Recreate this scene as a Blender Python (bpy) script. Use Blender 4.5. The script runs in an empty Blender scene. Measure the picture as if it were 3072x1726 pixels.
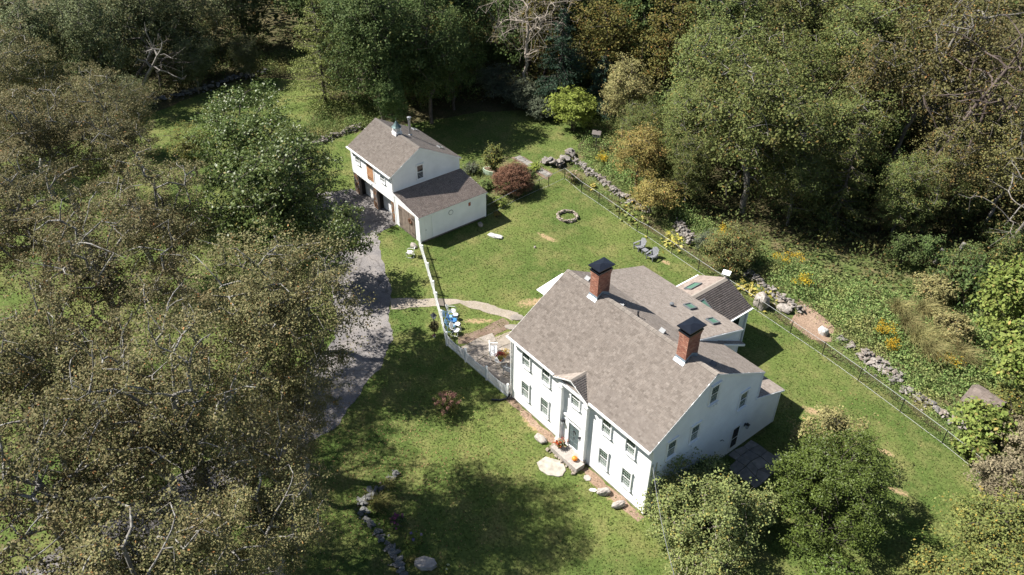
import bpy, bmesh, math, random
import numpy as np
from mathutils import Vector, Matrix, Euler

# ------------------------------------------------------------------ camera, sky, sun, exposure
S = bpy.context.scene
COL = S.collection
F_PX, YAW, PITCH, ROLL = 2470.0, -0.896, 0.641, 0.009
CAM = Vector((33.276, -26.762, 41.784))
def setup_camera():
    fw = Vector((math.sin(YAW) * math.cos(PITCH), math.cos(YAW) * math.cos(PITCH), -math.sin(PITCH)))
    r = Vector((math.cos(YAW), -math.sin(YAW), 0)); u = r.cross(fw)
    r2 = r * math.cos(ROLL) + u * math.sin(ROLL); u2 = u * math.cos(ROLL) - r * math.sin(ROLL)
    cd = bpy.data.cameras.new('camera'); co = bpy.data.objects.new('camera', cd); COL.objects.link(co)
    m = Matrix((r2, u2, -fw)).transposed().to_4x4(); m.translation = CAM
    co.matrix_world = m
    cd.sensor_fit = 'HORIZONTAL'; cd.sensor_width = 36.0; cd.lens = 36.0 * F_PX / 3072.0
    cd.clip_start = 0.5; cd.clip_end = 3000
    S.camera = co
setup_camera()
SUN_TRAVEL = Vector((0.70, 0.505, -1.0)).normalized()
ELEV = math.asin(-SUN_TRAVEL.z)
w = bpy.data.worlds.new('World'); S.world = w; w.use_nodes = True
nt = w.node_tree; bg = nt.nodes['Background']
sky = nt.nodes.new('ShaderNodeTexSky'); sky.sky_type = 'NISHITA'; sky.sun_disc = False
sky.sun_elevation = ELEV; sky.sun_rotation = math.atan2(-SUN_TRAVEL.x, -SUN_TRAVEL.y) % (2 * math.pi)
nt.links.new(sky.outputs[0], bg.inputs[0]); bg.inputs[1].default_value = 0.05
sl = bpy.data.lights.new('sun', 'SUN'); sl.energy = 5.0; sl.angle = math.radians(0.53); sl.color = (1.0, 0.955, 0.89)
so = bpy.data.objects.new('sun', sl); COL.objects.link(so)
so.rotation_euler = SUN_TRAVEL.to_track_quat('-Z', 'Y').to_euler(); so.location = (-30, -20, 60)
S.view_settings.view_transform = 'Standard'; S.view_settings.look = 'None'
S.view_settings.exposure = 1.12; S.view_settings.gamma = 1.0
S.render.engine = 'CYCLES'
S.cycles.max_bounces = 5; S.cycles.diffuse_bounces = 3; S.cycles.glossy_bounces = 2; S.cycles.transmission_bounces = 4
S.cycles.caustics_reflective = False; S.cycles.caustics_refractive = False
R = random.Random(7)

# ------------------------------------------------------------------ materials
def new_mat(name):
    m = bpy.data.materials.new(name); m.use_nodes = True
    return m, m.node_tree, m.node_tree.nodes['Principled BSDF']
def c4(c): return (c[0], c[1], c[2], 1.0)
def ramp(nt, cols, pos=None, interp='LINEAR'):
    r = nt.nodes.new('ShaderNodeValToRGB'); e = r.color_ramp.elements; r.color_ramp.interpolation = interp
    n = len(cols)
    while len(e) < n: e.new(0.5)
    for i, c in enumerate(cols):
        e[i].position = pos[i] if pos else i / max(1, n - 1); e[i].color = c4(c)
    return r
def coord(nt, kind='Object'):
    return nt.nodes.new('ShaderNodeTexCoord').outputs[kind]
def noise(nt, vec, scale, detail=4, rough=0.55):
    n = nt.nodes.new('ShaderNodeTexNoise'); n.inputs['Scale'].default_value = scale
    n.inputs['Detail'].default_value = detail; n.inputs['Roughness'].default_value = rough
    nt.links.new(vec, n.inputs['Vector']); return n.outputs['Fac']
def mixc(nt, fac, a, b, mode='MIX'):
    m = nt.nodes.new('ShaderNodeMix'); m.data_type = 'RGBA'; m.blend_type = mode
    for sock, v in ((m.inputs[0], fac), (m.inputs[6], a), (m.inputs[7], b)):
        if hasattr(v, 'links') or isinstance(v, bpy.types.NodeSocket): nt.links.new(v, sock)
        elif isinstance(v, (int, float)): sock.default_value = v
        else: sock.default_value = c4(v)
    return m.outputs[2]
def math_n(nt, op, a, b=0.0, clamp=False):
    m = nt.nodes.new('ShaderNodeMath'); m.operation = op; m.use_clamp = clamp
    for i, v in enumerate((a, b)):
        if isinstance(v, bpy.types.NodeSocket): nt.links.new(v, m.inputs[i])
        else: m.inputs[i].default_value = v
    return m.outputs[0]
def bump(nt, bsdf, h, strength=0.3, dist=0.02):
    b = nt.nodes.new('ShaderNodeBump'); b.inputs['Strength'].default_value = strength; b.inputs['Distance'].default_value = dist
    nt.links.new(h, b.inputs['Height']); nt.links.new(b.outputs[0], bsdf.inputs['Normal'])
def plain(name, col, rough=0.6, metal=0.0, var=0.12, scale=3.0, spec=0.4, bmp=0.0, bscale=40):
    m, nt, b = new_mat(name)
    o = coord(nt); n = noise(nt, o, scale, 5)
    lo = [max(0, c * (1 - var)) for c in col]; hi = [min(1, c * (1 + var)) for c in col]
    r = ramp(nt, [lo, hi], [0.3, 0.7]); nt.links.new(n, r.inputs[0]); nt.links.new(r.outputs[0], b.inputs['Base Color'])
    b.inputs['Roughness'].default_value = rough; b.inputs['Metallic'].default_value = metal
    b.inputs['Specular IOR Level'].default_value = spec
    if bmp: bump(nt, b, noise(nt, o, bscale, 6), bmp)
    return m
def island(nt):
    g = nt.nodes.new('ShaderNodeNewGeometry').outputs['Random Per Island']
    o = nt.nodes.new('ShaderNodeObjectInfo').outputs['Random']
    return math_n(nt, 'FRACT', math_n(nt, 'ADD', g, o)), o
def pieces(name, cols, rough=0.85, nscale=6, nvar=0.25, bmp=0.3, spec=0.3, pos=None):
    """material for separate pieces: one colour for each piece, plus grain"""
    m, nt, b = new_mat(name)
    rnd, _ = island(nt); r = ramp(nt, cols, pos); nt.links.new(rnd, r.inputs[0])
    o = coord(nt); n = noise(nt, o, nscale, 6, 0.6)
    g = ramp(nt, [(1 - nvar,) * 3, (1 + nvar * 0.6,) * 3], [0.3, 0.7]); nt.links.new(n, g.inputs[0])
    nt.links.new(mixc(nt, 1.0, r.outputs[0], g.outputs[0], 'MULTIPLY'), b.inputs['Base Color'])
    b.inputs['Roughness'].default_value = rough; b.inputs['Specular IOR Level'].default_value = spec; b.inputs['Diffuse Roughness'].default_value = 1.0 if rough > 0.9 else 0.3
    if bmp: bump(nt, b, noise(nt, o, nscale * 4, 4), bmp * 0.3, 0.02)
    return m
def leaf_mat(name, cols, pos=None, trans=0.2, rough=0.55, spec=0.06, patch=None, pscale=0.35, pcut=0.58, gain=1.28):
    if max(max(c) for c in cols) < 0.34: cols = [tuple(v * gain for v in c) for c in cols]; patch = tuple(v * gain for v in patch) if patch else None
    m, nt, b = new_mat(name)
    rnd, orn = island(nt); r = ramp(nt, cols, pos); nt.links.new(rnd, r.inputs[0]); col = r.outputs[0]
    o = coord(nt)
    n = noise(nt, o, pscale, 3)
    if patch:
        pr = ramp(nt, [(0, 0, 0), (1, 1, 1)], [pcut, pcut + 0.14]); nt.links.new(n, pr.inputs[0])
        sep = nt.nodes.new('ShaderNodeSeparateColor'); nt.links.new(pr.outputs[0], sep.inputs[0])
        col = mixc(nt, math_n(nt, 'MULTIPLY', sep.outputs[0], 0.75), col, patch)
    n2 = noise(nt, o, 1.1, 2)
    v = ramp(nt, [(0.68,) * 3, (1.3,) * 3], [0.3, 0.7]); nt.links.new(n2, v.inputs[0])
    col = mixc(nt, 1.0, col, v.outputs[0], 'MULTIPLY')
    hs = nt.nodes.new('ShaderNodeHueSaturation'); nt.links.new(col, hs.inputs['Color'])
    nt.links.new(math_n(nt, 'ADD', math_n(nt, 'MULTIPLY', orn, 0.016), 0.49), hs.inputs['Hue'])
    nt.links.new(math_n(nt, 'ADD', math_n(nt, 'MULTIPLY', orn, 0.3), 0.85), hs.inputs['Value'])
    col = hs.outputs[0]
    nt.links.new(col, b.inputs['Base Color']); b.inputs['Roughness'].default_value = rough
    b.inputs['Specular IOR Level'].default_value = spec
    t = nt.nodes.new('ShaderNodeBsdfTranslucent'); nt.links.new(col, t.inputs['Color'])
    mx = nt.nodes.new('ShaderNodeMixShader'); mx.inputs[0].default_value = trans
    nt.links.new(b.outputs[0], mx.inputs[1]); nt.links.new(t.outputs[0], mx.inputs[2])
    nt.links.new(mx.outputs[0], nt.nodes['Material Output'].inputs['Surface'])
    return m
MAT = {}
MAT['white'] = plain('white_paint', (0.84, 0.85, 0.85), 0.55, var=0.04, scale=1.5)
MAT['clap'] = plain('white_clapboard', (0.81, 0.82, 0.815), 0.6, var=0.07, scale=0.8)
MAT['metalwhite'] = plain('white_enamel', (0.78, 0.78, 0.77), 0.35, var=0.04)
MAT['blue'] = plain('blue_enamel', (0.05, 0.20, 0.50), 0.35, var=0.08)
MAT['paleblue'] = plain('pale_blue_enamel', (0.24, 0.42, 0.58), 0.35, var=0.08)
MAT['black'] = plain('black_metal', (0.012, 0.014, 0.018), 0.32, var=0.2, spec=0.6)
MAT['cap'] = plain('black_chimney_cap_metal', (0.015, 0.018, 0.026), 0.28, 0.3, var=0.2, spec=0.6)
MAT['lead'] = plain('lead_flashing', (0.33, 0.40, 0.46), 0.45, 0.4, var=0.2)
MAT['greymetal'] = plain('galvanised_metal', (0.45, 0.46, 0.47), 0.35, 0.7, var=0.12)
MAT['greypoly'] = plain('grey_lumber', (0.20, 0.205, 0.22), 0.6, var=0.1)
MAT['vent'] = plain('grey_vent_metal', (0.13, 0.14, 0.15), 0.5, var=0.15)
MAT['door'] = plain('grey_green_door_paint', (0.10, 0.135, 0.14), 0.45, var=0.06)
MAT['screen'] = plain('insect_screen', (0.10, 0.10, 0.10), 0.7, var=0.1)
MAT['muntin'] = plain('pale_green_muntin', (0.42, 0.52, 0.46), 0.5, var=0.05)
MAT['dark'] = plain('near_black_shade', (0.015, 0.013, 0.012), 0.9, var=0.2)
MAT['tan'] = plain('weathered_wood', (0.27, 0.22, 0.175), 0.8, var=0.25, scale=5)
MAT['verdigris'] = plain('aged_copper', (0.10, 0.15, 0.15), 0.5, 0.3, var=0.25)
MAT['terracotta'] = plain('terracotta', (0.35, 0.11, 0.05), 0.8)
MAT['pumpkin'] = plain('pumpkin_skin', (0.75, 0.22, 0.02), 0.5, var=0.12, scale=6)
MAT['stem'] = plain('green_stem', (0.06, 0.08, 0.03), 0.8)
MAT['redsign'] = plain('red_brown_sign', (0.32, 0.09, 0.05), 0.6)
MAT['wreath'] = plain('dried_wreath', (0.14, 0.07, 0.04), 0.9, var=0.4, scale=30)
MAT['plaque'] = plain('grey_medallion', (0.35, 0.36, 0.36), 0.7, var=0.3, scale=20)
MAT['frost'] = plain('lantern_glass', (0.45, 0.47, 0.50), 0.2, var=0.1)
MAT['cushion'] = plain('floral_cushion', (0.62, 0.56, 0.55), 0.8, var=0.35, scale=14)
MAT['oldwood'] = plain('grey_old_wood', (0.15, 0.13, 0.12), 0.85, var=0.25, scale=4, bmp=0.3)
MAT['edging'] = plain('white_edging', (0.55, 0.56, 0.54), 0.6)
MAT['bedgreen'] = plain('sage_green_metal', (0.40, 0.50, 0.38), 0.5)
MAT['plank'] = pieces('barn_door_plank', [(0.16, 0.125, 0.10), (0.24, 0.19, 0.155), (0.20, 0.16, 0.13)], 0.85, 3, 0.4)
MAT['hayplank'] = pieces('orange_plank', [(0.46, 0.24, 0.12), (0.55, 0.30, 0.16), (0.38, 0.19, 0.09)], 0.75, 3, 0.3)
MAT['brick'] = pieces('brick', [(0.31, 0.135, 0.09), (0.40, 0.19, 0.13), (0.26, 0.11, 0.078), (0.48, 0.27, 0.19)], 0.85, 14, 0.2)
MAT['mortar'] = plain('mortar', (0.36, 0.30, 0.26), 0.9, var=0.15, scale=8)
MAT['pier'] = pieces('pier_stone', [(0.22, 0.10, 0.045), (0.16, 0.12, 0.095), (0.30, 0.15, 0.065), (0.22, 0.20, 0.18), (0.13, 0.11, 0.10)], 0.9, 9, 0.35)
SH = [(0.214, 0.182, 0.156), (0.304, 0.262, 0.228), (0.252, 0.216, 0.187), (0.330, 0.288, 0.252), (0.270, 0.231, 0.200)]
MAT['shingle'] = pieces('asphalt_shingle', SH, 0.92, 3, 0.14, 0.5, 0.2)
MAT['shingle_dark'] = pieces('older_asphalt_shingle', [(c[0] * 0.86, c[1] * 0.82, c[2] * 0.82) for c in SH], 0.92, 2, 0.22, 0.5, 0.2)
MAT['ridgecap'] = pieces('ridge_cap', [(0.29, 0.255, 0.22), (0.34, 0.30, 0.26), (0.26, 0.23, 0.20)], 0.92, 5, 0.12, 0.4, 0.2)
MAT['fieldstone'] = pieces('fieldstone', [(0.27, 0.24, 0.21), (0.20, 0.185, 0.17), (0.34, 0.31, 0.28), (0.24, 0.20, 0.165), (0.16, 0.155, 0.145)], 0.9, 5, 0.45, 0.6)
MAT['lichenstone'] = pieces('lichen_stone', [(0.15, 0.15, 0.145), (0.21, 0.21, 0.20), (0.115, 0.115, 0.11)], 0.9, 4, 0.6, 0.6)
MAT['ringstone'] = pieces('ring_stone', [(0.28, 0.235, 0.19), (0.35, 0.30, 0.25), (0.24, 0.195, 0.155)], 0.9, 5, 0.35, 0.5)
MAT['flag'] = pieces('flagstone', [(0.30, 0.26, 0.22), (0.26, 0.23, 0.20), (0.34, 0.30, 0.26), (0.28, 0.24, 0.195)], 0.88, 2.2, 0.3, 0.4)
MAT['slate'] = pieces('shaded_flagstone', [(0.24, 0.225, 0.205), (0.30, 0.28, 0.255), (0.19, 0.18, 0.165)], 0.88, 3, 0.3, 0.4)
MAT['granite'] = plain('granite', (0.34, 0.31, 0.28), 0.85, var=0.22, scale=4, bmp=0.4)
MAT['paleledge'] = plain('pale_ledge', (0.36, 0.33, 0.28), 0.85, var=0.3, scale=2.5, bmp=0.4)
MAT['whiterock'] = plain('white_rock', (0.48, 0.47, 0.45), 0.85, var=0.15, scale=5, bmp=0.4)
MAT['boulder'] = plain('speckled_boulder', (0.29, 0.26, 0.23), 0.9, var=0.5, scale=7, bmp=0.5)
def bark(name, a, b_, sc=5):
    m, nt, b = new_mat(name); o = coord(nt)
    mp = nt.nodes.new('ShaderNodeMapping'); mp.inputs['Scale'].default_value = (1, 1, 0.35); nt.links.new(o, mp.inputs[0])
    n = noise(nt, mp.outputs[0], sc, 6, 0.65); r = ramp(nt, [b_, a], [0.36, 0.62]); nt.links.new(n, r.inputs[0])
    nt.links.new(r.outputs[0], b.inputs['Base Color']); b.inputs['Roughness'].default_value = 0.9
    bump(nt, b, n, 0.5, 0.05); return m
MAT['palebark'] = bark('pale_lichen_bark', (0.31, 0.305, 0.28), (0.12, 0.105, 0.09))
MAT['darkbark'] = bark('dark_bark', (0.12, 0.10, 0.085), (0.045, 0.036, 0.03))
MAT['deadbark'] = bark('dead_wood', (0.46, 0.40, 0.33), (0.24, 0.20, 0.16))
MAT['redbark'] = bark('red_brown_bark', (0.13, 0.10, 0.085), (0.055, 0.04, 0.034))
MAT['greybark'] = bark('grey_bark', (0.24, 0.225, 0.20), (0.10, 0.085, 0.075))
LEAF = {
 'A': leaf_mat('olive_brown_maple_leaf', [(0.078, 0.084, 0.034), (0.130, 0.125, 0.056), (0.178, 0.152, 0.075), (0.098, 0.104, 0.045), (0.26, 0.13, 0.05)], [0, 0.35, 0.7, 0.96, 1.0], patch=(0.175, 0.135, 0.072), rough=0.55, spec=0.08),
 'B': leaf_mat('grey_green_leaf', [(0.070, 0.088, 0.040), (0.12, 0.136, 0.066), (0.088, 0.105, 0.048), (0.17, 0.15, 0.07)], [0, 0.5, 0.9, 1.0]),
 'C': leaf_mat('glossy_green_leaf', [(0.050, 0.080, 0.018), (0.086, 0.116, 0.032), (0.066, 0.096, 0.024), (0.20, 0.17, 0.05)], [0, 0.5, 0.93, 1.0], rough=0.42, spec=0.22),
 'D': leaf_mat('dark_green_leaf', [(0.048, 0.080, 0.026), (0.082, 0.116, 0.040), (0.062, 0.094, 0.032), (0.14, 0.15, 0.05)], [0, 0.5, 0.92, 1.0], patch=(0.12, 0.13, 0.035), pscale=0.2, pcut=0.6),
 'E': leaf_mat('larch_needles', [(0.16, 0.19, 0.055), (0.22, 0.25, 0.085), (0.18, 0.21, 0.07)], trans=0.2),
 'F': leaf_mat('blue_green_needles', [(0.032, 0.062, 0.040), (0.055, 0.09, 0.06), (0.04, 0.072, 0.045)], trans=0.15),
 'G': leaf_mat('olive_oak_leaf', [(0.074, 0.100, 0.029), (0.125, 0.145, 0.050), (0.098, 0.12, 0.038), (0.21, 0.14, 0.045)], [0, 0.5, 0.9, 1.0], patch=(0.15, 0.125, 0.045), pscale=0.22, pcut=0.57),
 'H': leaf_mat('yellow_orange_leaf', [(0.27, 0.225, 0.065), (0.33, 0.28, 0.095), (0.21, 0.21, 0.065), (0.38, 0.21, 0.075)], [0, 0.5, 0.88, 1.0], patch=(0.35, 0.23, 0.09), pscale=0.5),
 'H2': leaf_mat('mixed_autumn_leaf', [(0.075, 0.088, 0.027), (0.14, 0.125, 0.034), (0.10, 0.10, 0.032), (0.26, 0.14, 0.04)], [0, 0.5, 0.9, 1.0], patch=(0.20, 0.14, 0.04), pscale=0.3, pcut=0.55, gain=1.1),
 'I': leaf_mat('bright_yellow_green_leaf', [(0.16, 0.22, 0.042), (0.25, 0.30, 0.07), (0.20, 0.25, 0.05)]),
 'J': leaf_mat('pale_olive_leaf', [(0.17, 0.165, 0.068), (0.24, 0.22, 0.095), (0.20, 0.19, 0.08), (0.26, 0.17, 0.07)], [0, 0.5, 0.93, 1.0], patch=(0.21, 0.14, 0.085), pscale=0.4, pcut=0.6),
 'K': leaf_mat('brown_forest_leaf', [(0.085, 0.085, 0.030), (0.13, 0.118, 0.048), (0.10, 0.105, 0.038), (0.24, 0.13, 0.045)], [0, 0.5, 0.92, 1.0], patch=(0.19, 0.125, 0.05), pscale=0.25, pcut=0.56),
 'L': leaf_mat('bright_green_broad_leaf', [(0.10, 0.14, 0.030), (0.16, 0.185, 0.05), (0.12, 0.165, 0.04), (0.26, 0.19, 0.07)], [0, 0.5, 0.9, 1.0]),
 'M': leaf_mat('holly_leaf', [(0.048, 0.078, 0.014), (0.080, 0.112, 0.024), (0.060, 0.09, 0.018)], rough=0.45, spec=0.18, trans=0.12),
 'N': leaf_mat('sage_yellow_leaf', [(0.11, 0.135, 0.045), (0.165, 0.185, 0.07), (0.13, 0.155, 0.055), (0.27, 0.21, 0.06)], [0, 0.5, 0.9, 1.0], patch=(0.20, 0.16, 0.05), pscale=0.45, pcut=0.6),
 'O': leaf_mat('red_brown_laceleaf', [(0.110, 0.056, 0.038), (0.15, 0.078, 0.052), (0.125, 0.064, 0.043)]),
 'P': leaf_mat('yellowing_shrub_leaf', [(0.115, 0.145, 0.042), (0.18, 0.19, 0.062), (0.14, 0.165, 0.05), (0.34, 0.23, 0.05)], [0, 0.5, 0.88, 1.0], patch=(0.26, 0.21, 0.06), pscale=0.5, pcut=0.58),
 'Q': leaf_mat('dusty_shrub_leaf', [(0.17, 0.15, 0.09), (0.22, 0.19, 0.12), (0.18, 0.17, 0.095)]),
 'R': leaf_mat('rosehip_bush_leaf', [(0.125, 0.15, 0.05), (0.18, 0.19, 0.075), (0.15, 0.16, 0.06), (0.36, 0.15, 0.05)], [0, 0.5, 0.9, 1.0]),
 'S': leaf_mat('grey_sage_leaf', [(0.075, 0.095, 0.06), (0.115, 0.13, 0.085), (0.09, 0.11, 0.07)]),
 'W': leaf_mat('weed_leaf', [(0.075, 0.13, 0.036), (0.13, 0.18, 0.056), (0.17, 0.19, 0.07), (0.10, 0.15, 0.05)], patch=(0.20, 0.18, 0.07), pscale=0.3, pcut=0.52),
 'FL': leaf_mat('forest_undergrowth', [(0.05, 0.075, 0.024), (0.085, 0.105, 0.036), (0.07, 0.08, 0.028), (0.16, 0.11, 0.04)], [0, 0.5, 0.85, 1.0], patch=(0.15, 0.10, 0.045), pscale=0.15, pcut=0.58),
 'LAWN': leaf_mat('grass_blade', [(0.078, 0.118, 0.029), (0.126, 0.160, 0.044), (0.102, 0.140, 0.037), (0.22, 0.20, 0.085)], [0, 0.5, 0.93, 1.0], patch=(0.178, 0.172, 0.064), pscale=0.3, pcut=0.5, gain=1.0, trans=0.2),
 'X': leaf_mat('goldenrod_flower', [(0.48, 0.32, 0.02), (0.55, 0.40, 0.04), (0.40, 0.28, 0.03)]),
 'Y': leaf_mat('gold_hosta_leaf', [(0.46, 0.40, 0.10), (0.38, 0.36, 0.07), (0.50, 0.44, 0.16)]),
 'PK': leaf_mat('pink_blossom', [(0.36, 0.17, 0.15), (0.42, 0.25, 0.20), (0.28, 0.12, 0.11)]),
 'PC': leaf_mat('peach_blossom', [(0.62, 0.42, 0.32), (0.68, 0.52, 0.42)]),
 'PU': leaf_mat('purple_blossom', [(0.16, 0.04, 0.12), (0.22, 0.06, 0.16)]),
 'BL': leaf_mat('blue_blossom', [(0.16, 0.18, 0.50), (0.30, 0.18, 0.40)]),
 'OR': leaf_mat('orange_blossom', [(0.60, 0.14, 0.02), (0.55, 0.05, 0.02), (0.65, 0.26, 0.04)]),
 'WH': leaf_mat('white_blossom', [(0.55, 0.56, 0.48), (0.30, 0.36, 0.16)]),
 'RD': leaf_mat('dark_red_foliage', [(0.10, 0.02, 0.02), (0.16, 0.04, 0.025), (0.07, 0.015, 0.015)]),
 'FALL': leaf_mat('fallen_leaf', [(0.30, 0.20, 0.09), (0.36, 0.28, 0.14), (0.24, 0.13, 0.06)]),
 'GR': leaf_mat('ornamental_grass', [(0.12, 0.14, 0.04), (0.18, 0.16, 0.06), (0.09, 0.11, 0.03)]),
}

def ground_mat(name, cols, scales, dirt=None, dirtcol=(0.36, 0.25, 0.15), bmp=0.7):
    m, nt, b = new_mat(name); o = coord(nt)
    n1 = noise(nt, o, scales[0], 5, 0.6); n2 = noise(nt, o, scales[1], 6, 0.65); n3 = noise(nt, o, scales[2], 4, 0.7)
    r1 = ramp(nt, [cols[0], cols[1]], [0.38, 0.62]); nt.links.new(n1, r1.inputs[0])
    r2 = ramp(nt, [(0, 0, 0), (1, 1, 1)], [0.46, 0.66]); nt.links.new(n2, r2.inputs[0])
    sp = nt.nodes.new('ShaderNodeSeparateColor'); nt.links.new(r2.outputs[0], sp.inputs[0])
    col = mixc(nt, math_n(nt, 'MULTIPLY', sp.outputs[0], 0.7), r1.outputs[0], cols[2])
    v = ramp(nt, [(0.55,) * 3, (1.45,) * 3], [0.3, 0.7]); nt.links.new(n3, v.inputs[0])
    col = mixc(nt, 1.0, col, v.outputs[0], 'MULTIPLY')
    if dirt:
        acc = None; sx = nt.nodes.new('ShaderNodeSeparateXYZ'); nt.links.new(o, sx.inputs[0])
        for (x, y, rx, ry, ang) in dirt:
            ca, sa = math.cos(ang), math.sin(ang)
            dx = math_n(nt, 'SUBTRACT', sx.outputs[0], x); dy = math_n(nt, 'SUBTRACT', sx.outputs[1], y)
            u = math_n(nt, 'ADD', math_n(nt, 'MULTIPLY', dx, ca / rx), math_n(nt, 'MULTIPLY', dy, sa / rx))
            v_ = math_n(nt, 'ADD', math_n(nt, 'MULTIPLY', dx, -sa / ry), math_n(nt, 'MULTIPLY', dy, ca / ry))
            d = math_n(nt, 'ADD', math_n(nt, 'MULTIPLY', u, u), math_n(nt, 'MULTIPLY', v_, v_))
            d = math_n(nt, 'SUBTRACT', 1.0, d, True)
            acc = d if acc is None else math_n(nt, 'MAXIMUM', acc, d)
        nn = noise(nt, o, 3.4, 8, 0.8)
        k = math_n(nt, 'ADD', math_n(nt, 'MULTIPLY', acc, 0.75), math_n(nt, 'MULTIPLY', math_n(nt, 'SUBTRACT', nn, 0.5), 2.6))
        k = math_n(nt, 'MULTIPLY', math_n(nt, 'SUBTRACT', k, 0.38), 3.0, True)
        k = math_n(nt, 'MULTIPLY', k, math_n(nt, 'MULTIPLY', acc, 6.0, True))
        col = mixc(nt, math_n(nt, 'MULTIPLY', k, 0.85), col, dirtcol)
    nt.links.new(col, b.inputs['Base Color']); b.inputs['Roughness'].default_value = 0.95; b.inputs['Specular IOR Level'].default_value = 0.1
    bump(nt, b, noise(nt, o, scales[2] * 1.3, 5, 0.7), bmp, 0.06)
    return m
DIRT = [(-7.6, 8.6, 2.6, 0.9, 1.1), (-8.6, 3.3, 1.9, 0.5, 0.9), (-5.0, 21.3, 0.7, 0.45, 0.3), (14.2, 16.0, 1.3, 0.6, 0.4), (19.5, 16.6, 0.9, 0.4, 0.3), (21.8, 14.2, 1.0, 0.4, 0.3),
        (10.5, -0.55, 3.2, 0.5, 0), (3.0, -0.55, 2.2, 0.45, 0), (18.3, -3.6, 1.6, 0.8, 0.5), (-14.5, 15.6, 1.6, 0.5, 0.2)]
MAT['lawn'] = ground_mat('lawn', [(0.064, 0.100, 0.024), (0.108, 0.138, 0.037), (0.172, 0.160, 0.062)], (0.12, 0.45, 5.5), DIRT)
MAT['floor'] = ground_mat('forest_floor', [(0.055, 0.06, 0.024), (0.085, 0.075, 0.036), (0.11, 0.085, 0.05)], (0.15, 0.8, 5.0))
MAT['meadow'] = ground_mat('meadow_soil', [(0.075, 0.11, 0.03), (0.11, 0.13, 0.045), (0.17, 0.12, 0.075)], (0.15, 0.5, 5.0))
MAT['mulch'] = ground_mat('mulch', [(0.15, 0.105, 0.078), (0.21, 0.155, 0.12), (0.12, 0.11, 0.05)], (0.6, 1.6, 14.0))
MAT['baresoil'] = ground_mat('bare_soil', [(0.25, 0.175, 0.125), (0.31, 0.225, 0.165), (0.20, 0.14, 0.10)], (0.5, 1.6, 9.0))
MAT['drive'] = ground_mat('drive_asphalt', [(0.165, 0.156, 0.155), (0.21, 0.198, 0.194), (0.235, 0.214, 0.198)], (0.25, 0.6, 22.0), bmp=0.3)
def drive_wear():
    m = MAT['drive']; nt = m.node_tree; b = nt.nodes['Principled BSDF']; src = b.inputs['Base Color'].links[0].from_socket; o = coord(nt)
    wv = nt.nodes.new('ShaderNodeTexVoronoi'); wv.feature = 'DISTANCE_TO_EDGE'; wv.inputs['Scale'].default_value = 0.55
    nz = nt.nodes.new('ShaderNodeTexNoise'); nz.inputs['Scale'].default_value = 1.4; nz.inputs['Detail'].default_value = 6; nt.links.new(o, nz.inputs['Vector'])
    vm = nt.nodes.new('ShaderNodeVectorMath'); vm.operation = 'MULTIPLY_ADD'; nt.links.new(nz.outputs['Color'], vm.inputs[0]); vm.inputs[1].default_value = (1.1, 1.1, 0); nt.links.new(o, vm.inputs[2]); nt.links.new(vm.outputs[0], wv.inputs['Vector'])
    cr = ramp(nt, [(1, 1, 1), (0, 0, 0)], [0.012, 0.035]); nt.links.new(wv.outputs['Distance'], cr.inputs[0])
    sp = nt.nodes.new('ShaderNodeSeparateColor'); nt.links.new(cr.outputs[0], sp.inputs[0])
    c = mixc(nt, math_n(nt, 'MULTIPLY', sp.outputs[0], 0.45), src, (0.06, 0.055, 0.05))
    pt = ramp(nt, [(0.78, 0.78, 0.79), (1.15, 1.13, 1.1)], [0.4, 0.6]); nt.links.new(noise(nt, o, 0.35, 5, 0.7), pt.inputs[0])
    nt.links.new(mixc(nt, 1.0, c, pt.outputs[0], 'MULTIPLY'), b.inputs['Base Color'])
drive_wear()
MAT['gravel'] = ground_mat('path_gravel', [(0.27, 0.235, 0.195), (0.33, 0.285, 0.235), (0.24, 0.21, 0.15)], (0.6, 2.0, 24.0), bmp=0.4)
MAT['patiobase'] = ground_mat('patio_joint_soil', [(0.25, 0.21, 0.165), (0.31, 0.265, 0.21), (0.2, 0.19, 0.12)], (0.6, 2.0, 12.0))
def glass_mat():
    m, nt, b = new_mat('window_glass')
    b.inputs['Base Color'].default_value = (0.012, 0.018, 0.018, 1); b.inputs['Roughness'].default_value = 0.04
    b.inputs['Specular IOR Level'].default_value = 0.7
    o = coord(nt); bump(nt, b, noise(nt, o, 1.5, 2), 0.06, 0.05); return m
MAT['glass'] = glass_mat()
def skyglass():
    m, nt, b = new_mat('skylight_glass')
    b.inputs['Base Color'].default_value = (0.10, 0.20, 0.15, 1); b.inputs['Roughness'].default_value = 0.06; b.inputs['Specular IOR Level'].default_value = 0.6
    return m
MAT['skyglass'] = skyglass()

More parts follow.
